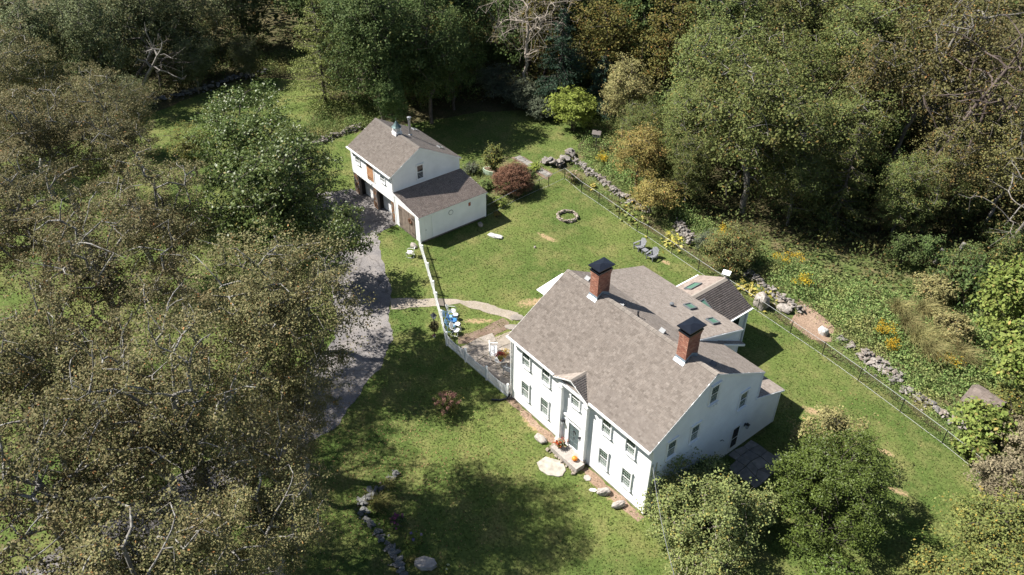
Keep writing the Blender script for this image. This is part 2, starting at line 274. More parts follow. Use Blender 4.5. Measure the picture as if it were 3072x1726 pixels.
# ------------------------------------------------------------------ object helpers
def tag(o, label=None, cat=None, group=None, kind=None):
    if label: o['label'] = label
    if cat: o['category'] = cat
    if group: o['group'] = group
    if kind: o['kind'] = kind
    return o
def empty(name, loc=(0, 0, 0), rz=0.0, label=None, cat=None, group=None):
    o = bpy.data.objects.new(name, None); COL.objects.link(o); o.location = loc; o.rotation_euler = (0, 0, rz)
    o.empty_display_size = 0.3
    return tag(o, label, cat, group)
def link(name, me, parent=None, loc=None, rot=None, scale=None):
    o = bpy.data.objects.new(name, me); COL.objects.link(o)
    if parent: o.parent = parent
    if loc is not None: o.location = loc
    if rot is not None: o.rotation_euler = rot
    if scale is not None: o.scale = (scale,) * 3 if isinstance(scale, (int, float)) else scale
    return o
def np_mesh(name, V, Q, mat, smooth=False):
    """mesh from vertices (n,3) and faces (m,k) of one size k"""
    V = np.asarray(V, dtype=np.float32); Q = np.asarray(Q, dtype=np.int32); k = Q.shape[1]
    me = bpy.data.meshes.new(name)
    me.vertices.add(len(V)); me.vertices.foreach_set('co', V.ravel())
    me.loops.add(Q.size); me.loops.foreach_set('vertex_index', Q.ravel())
    me.polygons.add(len(Q)); me.polygons.foreach_set('loop_start', np.arange(0, Q.size, k, dtype=np.int32))
    if smooth: me.polygons.foreach_set('use_smooth', np.ones(len(Q), dtype=bool))
    me.update(calc_edges=True)
    if mat: me.materials.append(mat)
    return me
class B:
    def __init__(s): s.v = []; s.f = []
    def add(s, vs, fs):
        n = len(s.v); s.v += [tuple(v) for v in vs]; s.f += [tuple(i + n for i in f) for f in fs]; return s
    def quad(s, *p): return s.add(p, [tuple(range(len(p)))])
    def box(s, x0, x1, y0, y1, z0, z1):
        return s.add([(x0, y0, z0), (x1, y0, z0), (x1, y1, z0), (x0, y1, z0), (x0, y0, z1), (x1, y0, z1), (x1, y1, z1), (x0, y1, z1)],
                     [(0, 3, 2, 1), (4, 5, 6, 7), (0, 1, 5, 4), (1, 2, 6, 5), (2, 3, 7, 6), (3, 0, 4, 7)])
    def obox(s, c, sx, sy, sz, rot):
        m = Euler(rot).to_matrix(); c = Vector(c); vs = []
        for z in (-1, 1):
            for x, y in ((-1, -1), (1, -1), (1, 1), (-1, 1)):
                vs.append(c + m @ Vector((x * sx / 2, y * sy / 2, z * sz / 2)))
        return s.add(vs, [(0, 3, 2, 1), (4, 5, 6, 7), (0, 1, 5, 4), (1, 2, 6, 5), (2, 3, 7, 6), (3, 0, 4, 7)])
    def bar(s, p, q, wd, ht, up=(0, 0, 1)):
        p, q = Vector(p), Vector(q); d = (q - p).normalized(); u = Vector(up)
        sd = d.cross(u)
        if sd.length < 1e-4: sd = d.cross(Vector((1, 0, 0)))
        sd.normalize(); u = sd.cross(d); a = sd * wd / 2; b = u * ht / 2
        return s.add([p - a - b, p + a - b, p + a + b, p - a + b, q - a - b, q + a - b, q + a + b, q - a + b],
                     [(0, 1, 2, 3), (7, 6, 5, 4), (0, 4, 5, 1), (1, 5, 6, 2), (2, 6, 7, 3), (3, 7, 4, 0)])
    def tube(s, pts, r, n=8, cap=True):
        pts = [Vector(p) for p in pts]; rs = r if isinstance(r, (list, tuple)) else [r] * len(pts); vs = []; fs = []
        for i, p in enumerate(pts):
            d = (pts[min(i + 1, len(pts) - 1)] - pts[max(i - 1, 0)]).normalized()
            a = d.orthogonal().normalized() if i == 0 else (a - d * a.dot(d)).normalized()
            b = d.cross(a)
            for j in range(n):
                t = 2 * math.pi * j / n; vs.append(p + (a * math.cos(t) + b * math.sin(t)) * rs[i])
        for i in range(len(pts) - 1):
            for j in range(n): fs.append((i * n + j, i * n + (j + 1) % n, (i + 1) * n + (j + 1) % n, (i + 1) * n + j))
        if cap: fs.append(tuple(range(n - 1, -1, -1))); fs.append(tuple((len(pts) - 1) * n + j for j in range(n)))
        return s.add(vs, fs)
    def lathe(s, prof, n=16, c=(0, 0, 0)):
        vs = []; fs = []
        for r, z in prof:
            for j in range(n):
                t = 2 * math.pi * j / n; vs.append((c[0] + r * math.cos(t), c[1] + r * math.sin(t), c[2] + z))
        for i in range(len(prof) - 1):
            for j in range(n): fs.append((i * n + j, i * n + (j + 1) % n, (i + 1) * n + (j + 1) % n, (i + 1) * n + j))
        fs.append(tuple(range(n - 1, -1, -1))); fs.append(tuple((len(prof) - 1) * n + j for j in range(n)))
        return s.add(vs, fs)
    def prism(s, poly, z0, z1):
        n = len(poly)
        return s.add([(x, y, z0) for x, y in poly] + [(x, y, z1) for x, y in poly],
                     [tuple(range(n - 1, -1, -1)), tuple(range(n, 2 * n))] + [(i, (i + 1) % n, n + (i + 1) % n, n + i) for i in range(n)])
    def mesh(s, name, mat, smooth=False):
        me = bpy.data.meshes.new(name); me.from_pydata(s.v, [], s.f); me.update()
        if smooth:
            me.polygons.foreach_set('use_smooth', [True] * len(me.polygons))
        me.materials.append(mat if not isinstance(mat, str) else MAT[mat]); return me
    def obj(s, name, mat, parent=None, smooth=False, loc=None, rot=None):
        return link(name, s.mesh(name, mat, smooth), parent, loc, rot)
def fbm(x, y, s=0.0):
    return (math.sin(x * 1.3 + s) * math.cos(y * 1.7 - s) + 0.5 * math.sin(x * 3.1 + y * 2.3 + s * 2) + 0.25 * math.sin(x * 6.7 - y * 5.9 + s)) / 1.75
def sheet(name, poly, z, mat, jit=0.25, step=0.8, kind='structure'):
    """flat irregular-edged sheet from an outline"""
    out = []; n = len(poly)
    for i in range(n):
        a, b = Vector(poly[i]), Vector(poly[(i + 1) % n]); L = (b - a).length; k = max(1, int(L / step)); nm = Vector((-(b - a).y, (b - a).x)) / max(L, 1e-6)
        for j in range(k):
            p = a.lerp(b, j / k); d = fbm(p.x * 0.9, p.y * 0.9, z * 100) * jit + R.uniform(-0.3, 0.3) * jit
            out.append(p + nm * d)
    from mathutils.geometry import delaunay_2d_cdt
    n = len(out)
    vv, _, ff, *_r = delaunay_2d_cdt(out, [(i, (i + 1) % n) for i in range(n)], [list(range(n))], 1, 1e-5)
    fs = []
    for f in ff:
        p0, p1, p2 = vv[f[0]], vv[f[1]], vv[f[2]]; ar = (p1 - p0).cross(p2 - p0)
        if abs(ar) > 1e-7: fs.append(tuple(f) if ar > 0 else tuple(reversed(f)))
    fs = list({tuple(sorted(f)): f for f in fs}.values())
    me = bpy.data.meshes.new(name); me.from_pydata([(p.x, p.y, z) for p in vv], [], fs); me.update(); me.materials.append(MAT[mat])
    return tag(link(name, me), kind=kind)

# ------------------------------------------------------------------ ground, drive, path
def build_ground():
    n = 120; ext = 600.0
    t = np.linspace(-1, 1, n); t = np.sign(t) * np.abs(t) ** 1.8 * ext
    X, Y = np.meshgrid(t, t); X = X - 20; Y = Y + 20
    d = np.hypot(X + 20, Y - 20); Z = np.where(d > 130, (d - 130) * 0.06, 0.0)
    V = np.stack([X, Y, Z], -1).reshape(-1, 3)
    i = np.arange(n * n).reshape(n, n); Q = np.stack([i[:-1, :-1], i[:-1, 1:], i[1:, 1:], i[1:, :-1]], -1).reshape(-1, 4)
    tag(link('ground', np_mesh('ground', V, Q, MAT['floor'])), kind='structure')
build_ground()
LAWN = [(-30, 35), (-26, 29.5), (-24, 25.3), (-20, 24.6), (-10, 24.0), (0, 23.2), (9, 22.7), (15, 22.0), (21, 21.2), (25.5, 19.6), (29, 15), (34, 9), (24, -8), (12, -34),
        (-20, -40), (-60, -30), (-62, -8), (-65.5, 4), (-66, 10), (-60, 16), (-54, 14.5), (-46.5, 6.5), (-44.3, 8.2), (-44.5, 13.5), (-42, 20), (-40, 27), (-36, 33.5)]
sheet('lawn', LAWN, 0.004, 'lawn', 0.5, 1.0)
sheet('meadow', [(-23, 25.6), (-8, 24.9), (2, 24.2), (9, 23.4), (15, 22.6), (21, 21.6), (26, 20), (32, 24), (28, 38), (14, 42), (2, 34), (-6, 29), (-16, 30), (-22, 31), (-25, 29)], 0.008, 'meadow', 0.5)
sheet('garden_ground', [(-44.3, 8.0), (-46.5, 6.3), (-54, 14), (-53, 17), (-46, 17), (-44.6, 13.8)], 0.012, 'meadow', 0.4)
DRV = [(-33.4, 5.75), (-32.5, 5.9), (-32.4, 6.6), (-25.2, 6.6), (-25.1, 5.9), (-24.9, 5.7), (-24.6, 3.4), (-20.9, 1.75), (-17.9, 0.7), (-15.4, -0.65), (-13.7, -1.9), (-11.0, -3.35), (-8.7, -5.6), (-6.85, -8.75), (-5.6, -11.0), (-4.8, -14.1), (-4.2, -18), (-3.4, -23), (-2, -30), (0, -40),
       (-5, -40), (-6.6, -30), (-7.4, -23), (-8.2, -17.5), (-9.4, -14), (-11.3, -10.2), (-13.8, -6.9), (-17, -5.0), (-20, -3.8), (-23.3, -3.3), (-27, -3.0), (-31.6, -0.8), (-34.6, 2.6)]
sheet('driveway', DRV, 0.016, 'drive', 0.26, 0.4)
sheet('garden_path', [(-15.5, -0.7), (-14.3, 0.9), (-13.27, 2.1), (-12.05, 3.6), (-9.9, 5.25), (-7.35, 6.5), (-6.95, 5.5), (-9.35, 4.3), (-11.2, 3.35), (-12.4, 1.5), (-13.3, 0.1), (-14.2, -1.5)], 0.020, 'gravel', 0.17, 0.3)
sheet('mulch_bed', [(-7.3, 0.4), (-6.7, 1.4), (-6.45, 2.6), (-6.3, 4.4), (-6.9, 5.2), (-7.6, 5.1), (-7.7, 3.6), (-7.7, 2.0), (-8.0, 0.9)], 0.020, 'mulch', 0.14, 0.4)
sheet('patio_ground', [(-7.0, -0.1), (-6.5, 1.3), (-6.3, 2.6), (-6.1, 3.9), (-5.6, 5.4), (-0.1, 5.4), (-0.1, -0.15)], 0.014, 'patiobase', 0.12, 0.4)
sheet('foundation_soil', [(-0.2, -0.05), (5.0, -0.05), (8, -0.05), (13.2, -0.05), (13.2, -0.62), (10.5, -0.75), (8.2, -0.6), (5.2, -0.65), (2.5, -0.55), (-0.2, -0.5)], 0.010, 'baresoil', 0.2, 0.35)
sheet('compost_soil', [(7.0, 22.9), (9.3, 22.5), (10.4, 23.5), (9.6, 25.3), (7.0, 26.0), (5.4, 26.2), (6.3, 24.6)], 0.016, 'baresoil', 0.12, 0.5)
sheet('garden_bed_soil', [(-28.5, 14.2), (-21.2, 14.0), (-21.4, 18), (-22.4, 22.6), (-25.8, 24.2), (-30.5, 22.0), (-31, 17.5)], 0.010, 'meadow', 0.3, 0.5)
sheet('terrace_soil', [(-28.9, 22.6), (-28.2, 23.9), (-23.4, 23.9), (-22.7, 22.5)], 0.014, 'mulch', 0.1, 0.4)

# ------------------------------------------------------------------ building helpers
def clap(bl, p0, d, nrm, rng, z0, z1, h=0.14, out=0.036, base=0.0):
    """lapped clapboards on a wall: p0 origin, d along, nrm outward, rng(z)->(a0,a1)"""
    p0, d, nrm = Vector(p0), Vector(d), Vector(nrm); z = z0
    while z < z1 - 1e-4:
        zt = min(z + h, z1); a0, a1 = rng(z); b0, b1 = rng(zt)
        if a1 - a0 > 0.02:
            def P(a, zz, o): return tuple(p0 + d * a + nrm * (o + base) + Vector((0, 0, zz)))
            bl.quad(P(a0, z, out), P(a1, z, out), P(b1, zt, 0.002), P(b0, zt, 0.002))
            bl.quad(P(a0, z, 0.0), P(a1, z, 0.0), P(a1, z, out), P(a0, z, out))
        z = zt
def shingle_protos(mat, n=3):
    out = []
    for i in range(n):
        b = B(); w_ = 0.29; b.add([(0, 0, 0.012), (w_, 0, 0.012), (w_, 0.16, 0.004), (0, 0.16, 0.004), (0, 0, 0), (w_, 0, 0)], [(0, 1, 2, 3), (4, 5, 1, 0), (0, 3, 4), (1, 5, 2)])
        out.append(b.mesh('shingle', mat))
    return out
def shingles(O, u, v, parent, mat, edge=None, single=None, name='shingles', wid=0.21, ex=0.14):
    """rows of shingle tabs over a roof plane: O lower-left corner, u along the eave, v up the slope; edge(t)->(a0,a1) limits in metres at height t"""
    O, u, v = Vector(O), Vector(u), Vector(v); Lu, Lv = u.length, v.length; ud, vd = u / Lu, v / Lv; nd = ud.cross(vd)
    V = []; Q = []; r = random.Random(int(abs(O.x * 13 + O.y * 7 + O.z * 31) * 10)); cnt = 0
    protos = shingle_protos(mat, 1) if single else None
    rot = Matrix((ud, vd, nd)).transposed().to_euler() if single else None
    row = 0; t = -0.02
    while t < Lv - 0.02:
        a0, a1 = edge(t) if edge else (0, Lu)
        a = a0 - r.uniform(0, wid)
        th = min(ex + 0.02, Lv - t)
        while a < a1:
            wd_ = wid * r.choice((0.7, 1.0, 1.0, 1.3)); b0, b1 = max(a, a0), min(a + wd_ - 0.006, a1); a += wd_
            if b1 - b0 < 0.03: continue
            hi = 0.011 + r.uniform(0, 0.004)
            if single and cnt < 300 and single(b0, t):
                p = O + ud * b0 + vd * t + nd * 0.002
                o = link('shingle', protos[0], parent, p, rot); o.scale = ((b1 - b0) / 0.29, 1, 1); cnt += 1; continue
            k = len(V)
            for (aa, tt, hh) in ((b0, t, hi), (b1, t, hi), (b1, t + th, 0.005), (b0, t + th, 0.005), (b0, t, 0), (b1, t, 0)):
                V.append(O + ud * aa + vd * tt + nd * hh)
            Q += [(k, k + 1, k + 2, k + 3), (k + 4, k + 5, k + 1, k)]
        t += ex; row += 1
    o = link(name, np_mesh(name, [tuple(x) for x in V], Q, mat), parent); o['kind'] = 'stuff'
    return o
def slab(bl, O, u, v, th=0.10):
    O, u, v = Vector(O), Vector(u), Vector(v); n = u.cross(v).normalized() * th
    P = [O, O + u, O + u + v, O + v]
    bl.add([p - n for p in P] + P, [(3, 2, 1, 0), (4, 5, 6, 7), (0, 1, 5, 4), (1, 2, 6, 5), (2, 3, 7, 6), (3, 0, 4, 7)])

WIN_CACHE = {}
def window(parent, loc, rz, wd=0.74, ht=1.48, grid=(4, 3), proud=0.11, shade=True, name='window', screen=True):
    """double-hung window; local -y is outward, x to the right, z up from the sill"""
    key = (wd, ht, grid, proud, screen)
    if key not in WIN_CACHE:
        c = 0.085; f = B()
        f.box(-wd / 2 - c, -wd / 2, -proud, 0, 0, ht); f.box(wd / 2, wd / 2 + c, -proud, 0, 0, ht)
        f.box(-wd / 2 - c - 0.02, wd / 2 + c + 0.02, -proud - 0.03, 0, ht, ht + 0.12)
        sill = B().box(-wd / 2 - c - 0.04, wd / 2 + c + 0.04, -proud - 0.06, 0, -0.06, -0.0005)
        h2 = ht / 2; up = B(); lo = B(); gl = B(); gu = B(); sc = B()
        s = 0.045
        for bl, z0, z1, y in ((up, h2, ht, -0.05), (lo, 0.0, h2 + 0.02, -0.03)):
            bl.box(-wd / 2, -wd / 2 + s, y - 0.02, y, z0, z1); bl.box(wd / 2 - s, wd / 2, y - 0.02, y, z0, z1)
            bl.box(-wd / 2 + s, wd / 2 - s, y - 0.02, y, z0, z0 + s); bl.box(-wd / 2 + s, wd / 2 - s, y - 0.02, y, z1 - s, z1)
        mu = B()
        if grid:
            for z0, z1, y in ((h2 + s, ht - s, -0.052), (s, h2 - s, -0.032)):
                for i in range(1, grid[0]):
                    x = -wd / 2 + s + (wd - 2 * s) * i / grid[0]; mu.box(x - 0.008, x + 0.008, y - 0.012, y, z0, z1)
                for i in range(1, grid[1]):
                    z = z0 + (z1 - z0) * i / grid[1]; mu.box(-wd / 2 + s, wd / 2 - s, y - 0.010, y - 0.001, z - 0.008, z + 0.008)
        gu.box(-wd / 2 + s * .5, wd / 2 - s * .5, -0.045, -0.040, h2 + s * .5, ht - s * .5)
        gl.box(-wd / 2 + s * .5, wd / 2 - s * .5, -0.027, -0.022, s * .5, h2 - s * .5)
        WIN_CACHE[key] = (f.mesh('window', 'white'), sill.mesh('sill', 'white'), up.mesh('sash', 'white'), lo.mesh('sash', 'white'),
                          mu.mesh('muntins', 'muntin') if grid else None, gu.mesh('pane', 'glass'), gl.mesh('pane', 'glass'))
    f, si, up, lo, mu, gu, gl = WIN_CACHE[key]
    o = link(name, f, parent, loc, (0, 0, rz))
    for nm, me in (('sill', si), ('sash', up), ('sash', lo), ('muntins', mu), ('pane', gu), ('pane', gl)):
        if me: link(nm, me, o)
    return o
def gutter(parent, p, q, name='gutter'):
    b = B(); b.bar(p, q, 0.12, 0.11); return b.obj(name, 'white', parent)
def skylight(parent, c, u, v, wu, wv, name='skylight', frame='vent'):
    c, u, v = Vector(c), Vector(u).normalized(), Vector(v).normalized(); n = u.cross(v)
    rot = Matrix((u, v, n)).transposed().to_euler()
    b = B(); t = 0.07; h = 0.11
    b.box(-wu / 2, wu / 2, -wv / 2, -wv / 2 + t, 0, h); b.box(-wu / 2, wu / 2, wv / 2 - t, wv / 2, 0, h)
    b.box(-wu / 2, -wu / 2 + t, -wv / 2 + t, wv / 2 - t, 0, h); b.box(wu / 2 - t, wu / 2, -wv / 2 + t, wv / 2 - t, 0, h)
    o = b.obj(name, frame, parent, loc=c, rot=rot)
    B().box(-wu / 2 + t, wu / 2 - t, -wv / 2 + t, wv / 2 - t, 0.03, 0.06).obj('pane', 'skyglass', o)
    return o

# ------------------------------------------------------------------ main house
def build_house():
    H = empty('house', (0, 0, 0), 0, 'two-storey white clapboard house with brown shingle roof and two brick chimneys', 'house')
    W = 13.0; D1, HR = 4.77, 9.18; HE = 6.0
    sf = (HR - HE) / (D1 + 0.35)
    sr = 0.53; yb, zb = 7.29, HR - (7.29 - D1) * 0.53; sw = 0.32; yw = 12.56; zw = zb - (yw - yb) * sw
    y2 = 9.95; z2 = HR - (y2 - D1) * sr; XW = 9.25
    def topf(y): return HR - (D1 - y) * sf if y < D1 else HR - (y - D1) * sr
    def toplw(y): return topf(y) if y < yb else zb - (y - yb) * sw
    # --- walls
    def inv(z, right=True):      # y-range of the gable at height z
        a = max(0.0, D1 - (HR - 0.06 - z) / sf) if z > 5.9 else 0.0
        b_ = 9.85
        if z > 6.3: b_ = min(9.85, D1 + (HR - 0.06 - z) / sr)
        return (a, max(a, b_))
    b = B(); z_b = 0.22
    clap(b, (0, 0, 0), (1, 0, 0), (0, -1, 0), lambda z: (0, W), z_b, 6.12)
    b.obj('front_wall', 'clap', H)
    b = B()
    clap(b, (W, 0, 0), (0, 1, 0), (1, 0, 0), lambda z: (0, 12.8 if z < 2.95 else (12.8 - max(0, (z - 2.95)) / 0.36 if z < 4.0 else 9.85)), 0.12, 2.8)
    clap(b, (W, 0, 0), (0, 1, 0), (1, 0, 0), lambda z: (0, max(9.85, 12.8 - max(0, z - 2.85) / 0.385)), 2.8, 5.78, base=0.022)
    clap(b, (W, 0, 0), (0, 1, 0), (1, 0, 0), inv, 5.78, 9.1, base=0.044)
    b.obj('gable_wall', 'clap', H)
    b = B()
    clap(b, (0, 0, 0), (0, 1, 0), (-1, 0, 0), lambda z: (0 if z < 5.9 else max(0, D1 - (HR - .06 - z) / sf), 12.4 if z < 6.1 else min(12.4, yb + (zb - z) / sw if z < zb else D1 + (HR - .06 - z) / sr)), 0.12, 9.1)
    b.box(0.02, XW, 12.40, 12.44, 0.1, 6.1)                        # back wall of the wing
    clap(b, (XW, 9.0, 0), (0, 1, 0), (1, 0, 0), lambda z: (0, 3.4), 0.12, 6.05)
    b.obj('rear_wall', 'clap', H)
    b = B()                                                          # cheek of the long rear roof above the short one
    b.quad((XW, yb, zb - 0.12), (XW, 12.4, zw - 0.08), (XW, 12.4, HR - (12.4 - D1) * sr - 0.3), (XW, yb, zb - 0.3))
    b.box(XW + 0.02, W, 9.83, 9.85, 0.1, 6.4); b.box(XW + 0.02, W - 0.01, 12.76, 12.79, 0.1, 3.0)
    b.obj('cheek_wall', 'clap', H)
    for bx_ in ((-0.035, 0.12, -0.035, 0.10, 0.12, 6.0), (W - 0.12, W + 0.055, -0.035, 0.10, 0.12, 6.0), (W - 0.1, W + 0.055, 12.72, 12.84, 0.1, 3.0), (W - 0.1, W + 0.075, 9.80, 9.90, 4.0, 6.3), (XW - 0.1, XW + 0.045, 12.36, 12.48, 0.1, 6.0)):
        B().box(*bx_).obj('corner_board', 'white', H)
    fb = B(); fb.box(0.05, W - 0.05, 0.03, 0.2, -0.1, 0.23); fb.box(W - 0.2, W - 0.03, 0.05, 12.75, -0.1, 0.13)
    fb.obj('foundation', 'fieldstone', H)
    # --- roofs
    rf = B(); ov = 0.12; L = W + 2 * ov
    slab(rf, (-ov, -0.35, HE - 0.01), (L, 0, 0), (0, D1 + 0.35, HR - HE))
    slab(rf, (XW, D1, HR - 0.01), (-XW - ov, 0, 0), (0, yb - D1, zb - HR)) if False else None
    def plane(x0, x1, ya, za, yb_, zb_, th=0.10):        # plane rising from (yb,zb) low edge at the back to (ya,za)
        slab(rf, (x1, yb_, zb_ - 0.01), (x0 - x1, 0, 0), (0, ya - yb_, za - zb_), th)
    plane(-ov, XW + 0.06, D1, HR, yb, zb); plane(-ov, XW + 0.06, yb, zb, yw, zw)
    plane(XW, W + ov, D1, HR, y2, z2)
    zs = HR - (12.62 - D1) * sr
    plane(XW, XW + 0.42, y2, z2, 12.62, zs, 0.08)                  # strip of the old roof kept along the wing
    plane(XW, W + 0.10, 9.80, 4.22, 13.05, 3.06)
    roof = rf.obj('roof', 'white', H)
    m = MAT['shingle']
    single = lambda a, t: a > 7.9 and t < 1.5
    sv = Vector((0, D1 + 0.35, HR - HE))
    shingles((-ov, -0.37, HE), (L, 0, 0), sv, roof, m, single=single)
    def rows(x0, x1, ya, za, yb_, zb_, mm=m, ex=0.14): shingles((x1, yb_, zb_), (x0 - x1, 0, 0), (0, ya - yb_, za - zb_), roof, mm, ex=ex)
    rows(-ov, XW + 0.06, D1, HR, yb, zb); rows(-ov, XW + 0.06, yb, zb, yw + 0.02, zw - 0.006)
    rows(XW + 0.06, W + ov, D1, HR, y2 + 0.02, z2 - 0.01); rows(XW, XW + 0.42, y2, z2, 12.64, zs - 0.01); rows(XW, W + 0.10, 9.86, 4.2, 13.07, 3.05)
    cap = B()
    cap.add([(0, -0.17, -0.085), (0.24, -0.17, -0.085), (0.24, 0, 0.012), (0, 0, 0.012), (0.24, 0.17, -0.075), (0, 0.17, -0.075), (0, -0.17, -0.11), (0, 0, -0.012), (0, 0.17, -0.1)],
            [(0, 1, 2, 3), (3, 2, 4, 5), (6, 0, 3, 7), (7, 3, 5, 8)])
    cm = cap.mesh('ridge_cap', 'ridgecap')
    for i in range(54):
        x = -0.1 + i * 0.245
        if 2.5 < x + 0.12 < 3.4 or 10.25 < x + 0.12 < 11.1: continue
        link('ridge_cap', cm, roof, (x, D1, HR + 0.035 + R.uniform(0, 0.012)), (0, -0.03, 0))
    B().bar((-ov, -0.37, HE - 0.09), (4.75, -0.37, HE - 0.09), 0.05, 0.15).obj('trim_board', 'white', H); B().bar((7.95, -0.37, HE - 0.09), (W + ov, -0.37, HE - 0.09), 0.05, 0.15).obj('trim_board', 'white', H)
    B().box(0, W, -0.33, -0.02, 5.80, 5.84).obj('trim_board', 'white', H)
    for x in (-ov, W + ov): B().bar((x, -0.36, HE - 0.085), (x, D1, HR - 0.085), 0.04, 0.15).obj('trim_board', 'white', H); 
    B().bar((W + ov, D1, HR - 0.085), (W + ov, y2, z2 - 0.085), 0.04, 0.15).obj('trim_board', 'white', H)
    B().bar((W + 0.07, 9.85, z2 - 0.1), (W + 0.07, 9.85, 4.3), 0.03, 0.08, (0, 1, 0)).obj('trim_board', 'white', H)
    B().bar((W + 0.12, 9.85, 4.12), (W + 0.12, 13.05, 2.97), 0.04, 0.14).obj('trim_board', 'white', H)
    B().bar((XW + 0.08, yb, zb - 0.09), (XW + 0.08, yw, zw - 0.09), 0.04, 0.14).obj('trim_board', 'white', H)
    B().bar((XW + 0.44, y2 + 0.1, z2 - 0.16), (XW + 0.44, 12.62, zs - 0.1), 0.04, 0.13).obj('trim_board', 'white', H)
    gutter(H, (-0.16, -0.45, HE - 0.05), (4.7, -0.45, HE - 0.05)); gutter(H, (8.0, -0.45, HE - 0.05), (13.16, -0.45, HE - 0.05))
    d = B(); d.tube([(-0.06, -0.42, 5.9), (-0.06, -0.12, 5.6), (-0.07, -0.1, 0.6), (-0.07, -0.15, 0.25)], 0.045, 6); d.obj('downspout', 'white', H)
    d = B(); d.tube([(-0.10, -0.12, 0.42), (-0.14, -0.4, 0.1), (-0.35, -0.9, 0.07), (-0.75, -1.3, 0.06)], 0.075, 8); d.obj('drain_pipe', 'black', H)
    d = B(); d.tube([(13.05, 9.95, 6.2), (13.08, 9.9, 6.0), (13.08, 9.9, 4.3)], 0.04, 6); d.obj('downspout', 'white', H)
    # --- vents, skylights
    for x, y in ((1.3, 5.3), (4.73, 5.24), (8.28, 5.2), (12.15, 5.5)):
        z = HR - (y - D1) * sr
        v = B(); v.add([(-0.2, -0.12, 0.02), (0.2, -0.12, 0.02), (0.2, 0.16, 0.22), (-0.2, 0.16, 0.22), (-0.2, 0.16, -0.02), (0.2, 0.16, -0.02), (-0.2, -0.12, -0.06), (0.2, -0.12, -0.06)],
                       [(0, 1, 2, 3), (3, 2, 5, 4), (0, 3, 4, 6), (1, 7, 5, 2)])
        v.obj('roof_vent', 'vent', H, loc=(x, y, z))
    v = B(); v.lathe([(0.11, 0), (0.10, 0.06), (0.055, 0.1), (0.055, 0.34), (0.075, 0.36), (0.075, 0.40), (0.02, 0.42)], 10); v.obj('plumbing_vent', 'black', H, loc=(6.3, 5.1, 9.0), smooth=False)
    v = B(); v.lathe([(0.14, 0), (0.13, 0.10), (0.16, 0.12), (0.15, 0.2), (0.02, 0.24)], 10); v.obj('exhaust_vent', 'vent', H, loc=(5.3, 9.66, zb - (9.66 - yb) * sw))
    for x in (5.86, 7.89): 
        y = 10.98; skylight(H, (x, y, zb - (y - yb) * sw + 0.02), (-1, 0, 0), (0, -1, sw), 0.70, 0.80)
    skylight(H, (11.6, 11.0, 4.2 - (11.0 - 9.86) * 0.358), (-1, 0, 0), (0, -1, 0.358), 0.6, 0.9)
    # --- chimneys
    for x0, x1, yy0, yy1 in ((2.62, 3.34, 4.32, 5.42), (10.35, 11.07, 4.25, 5.35)):
        ch = B(); zt = 10.92; ch.box(x0 + 0.015, x1 - 0.015, yy0 + 0.015, yy1 - 0.015, 8.2, zt - 0.02)
        c = ch.obj('chimney', 'mortar', H)
        V = []; Q = []; z = 8.45; k = 0
        rr = random.Random(int(x0 * 10))
        bb = B()
        while z < zt:
            corb = 0.0 if z < zt - 0.36 else (0.025 if z < zt - 0.16 else 0.045)
            for (ax, a0, a1, fixed, sgn) in (('x', x0, x1, yy0, -1), ('x', x0, x1, yy1, 1), ('y', yy0, yy1, x0, -1), ('y', yy0, yy1, x1, 1)):
                a = a0 - corb - (0.105 if k % 2 else 0)
                while a < a1 + corb:
                    s0, s1 = max(a, a0 - corb), min(a + 0.192, a1 + corb); a += 0.212
                    if s1 - s0 < 0.03: continue
                    o_ = rr.uniform(0, 0.006) + corb
                    f0, f1 = (fixed - o_, fixed + 0.03) if sgn < 0 else (fixed - 0.03, fixed + o_)
                    if ax == 'x': bb.box(s0, s1, f0, f1, z, z + 0.050)
                    else: bb.box(f0, f1, s0 + 0.002, s1 - 0.002, z + 0.001, z + 0.049)
            z += 0.068; k += 1
        o = bb.obj('brick', 'brick', c); o['kind'] = 'stuff'
        fl = B(); 
        def rz_(y): return topf(y)
        fl.add([(x0 - 0.03, yy0 - 0.2, rz_(yy0 - 0.2) + 0.035), (x1 + 0.03, yy0 - 0.2, rz_(yy0 - 0.2) + 0.035), (x1 + 0.03, yy0 - 0.02, rz_(yy0) + 0.06), (x0 - 0.03, yy0 - 0.02, rz_(yy0) + 0.06), (x1 + 0.03, yy0 - 0.02, rz_(yy0) + 0.26), (x0 - 0.03, yy0 - 0.02, rz_(yy0) + 0.26)],
               [(0, 1, 2, 3), (3, 2, 4, 5)])
        for xs in (x0 - 0.014, x1 + 0.014):
            fl.add([(xs, yy0 - 0.02, rz_(yy0) + 0.24), (xs, D1, HR + 0.24), (xs, yy1 + 0.02, rz_(yy1) + 0.24), (xs, yy1 + 0.02, rz_(yy1)), (xs, D1, HR), (xs, yy0 - 0.02, rz_(yy0))], [(0, 1, 4, 5), (1, 2, 3, 4)])
        fl.obj('flashing', 'lead', c)
        cp = B(); xm, ym = (x0 + x1) / 2, (yy0 + yy1) / 2; hx, hy = (x1 - x0) / 2, (yy1 - yy0) / 2
        cp.box(x0 - 0.08, x1 + 0.08, yy0 - 0.08, yy1 + 0.08, zt, zt + 0.09)
        for sx in (-1, 1):
            for sy in (-1, 1): cp.box(xm + sx * (hx - 0.03) - 0.02, xm + sx * (hx - 0.03) + 0.02, ym + sy * (hy - 0.03) - 0.02, ym + sy * (hy - 0.03) + 0.02, zt + 0.09, zt + 0.33)
        cp.obj('cap_frame', 'cap', c)
        lid = B(); zz = zt + 0.33; ex, ey = hx + 0.17, hy + 0.17
        lid.box(xm - ex, xm + ex, ym - ey, ym + ey, zz, zz + 0.055)
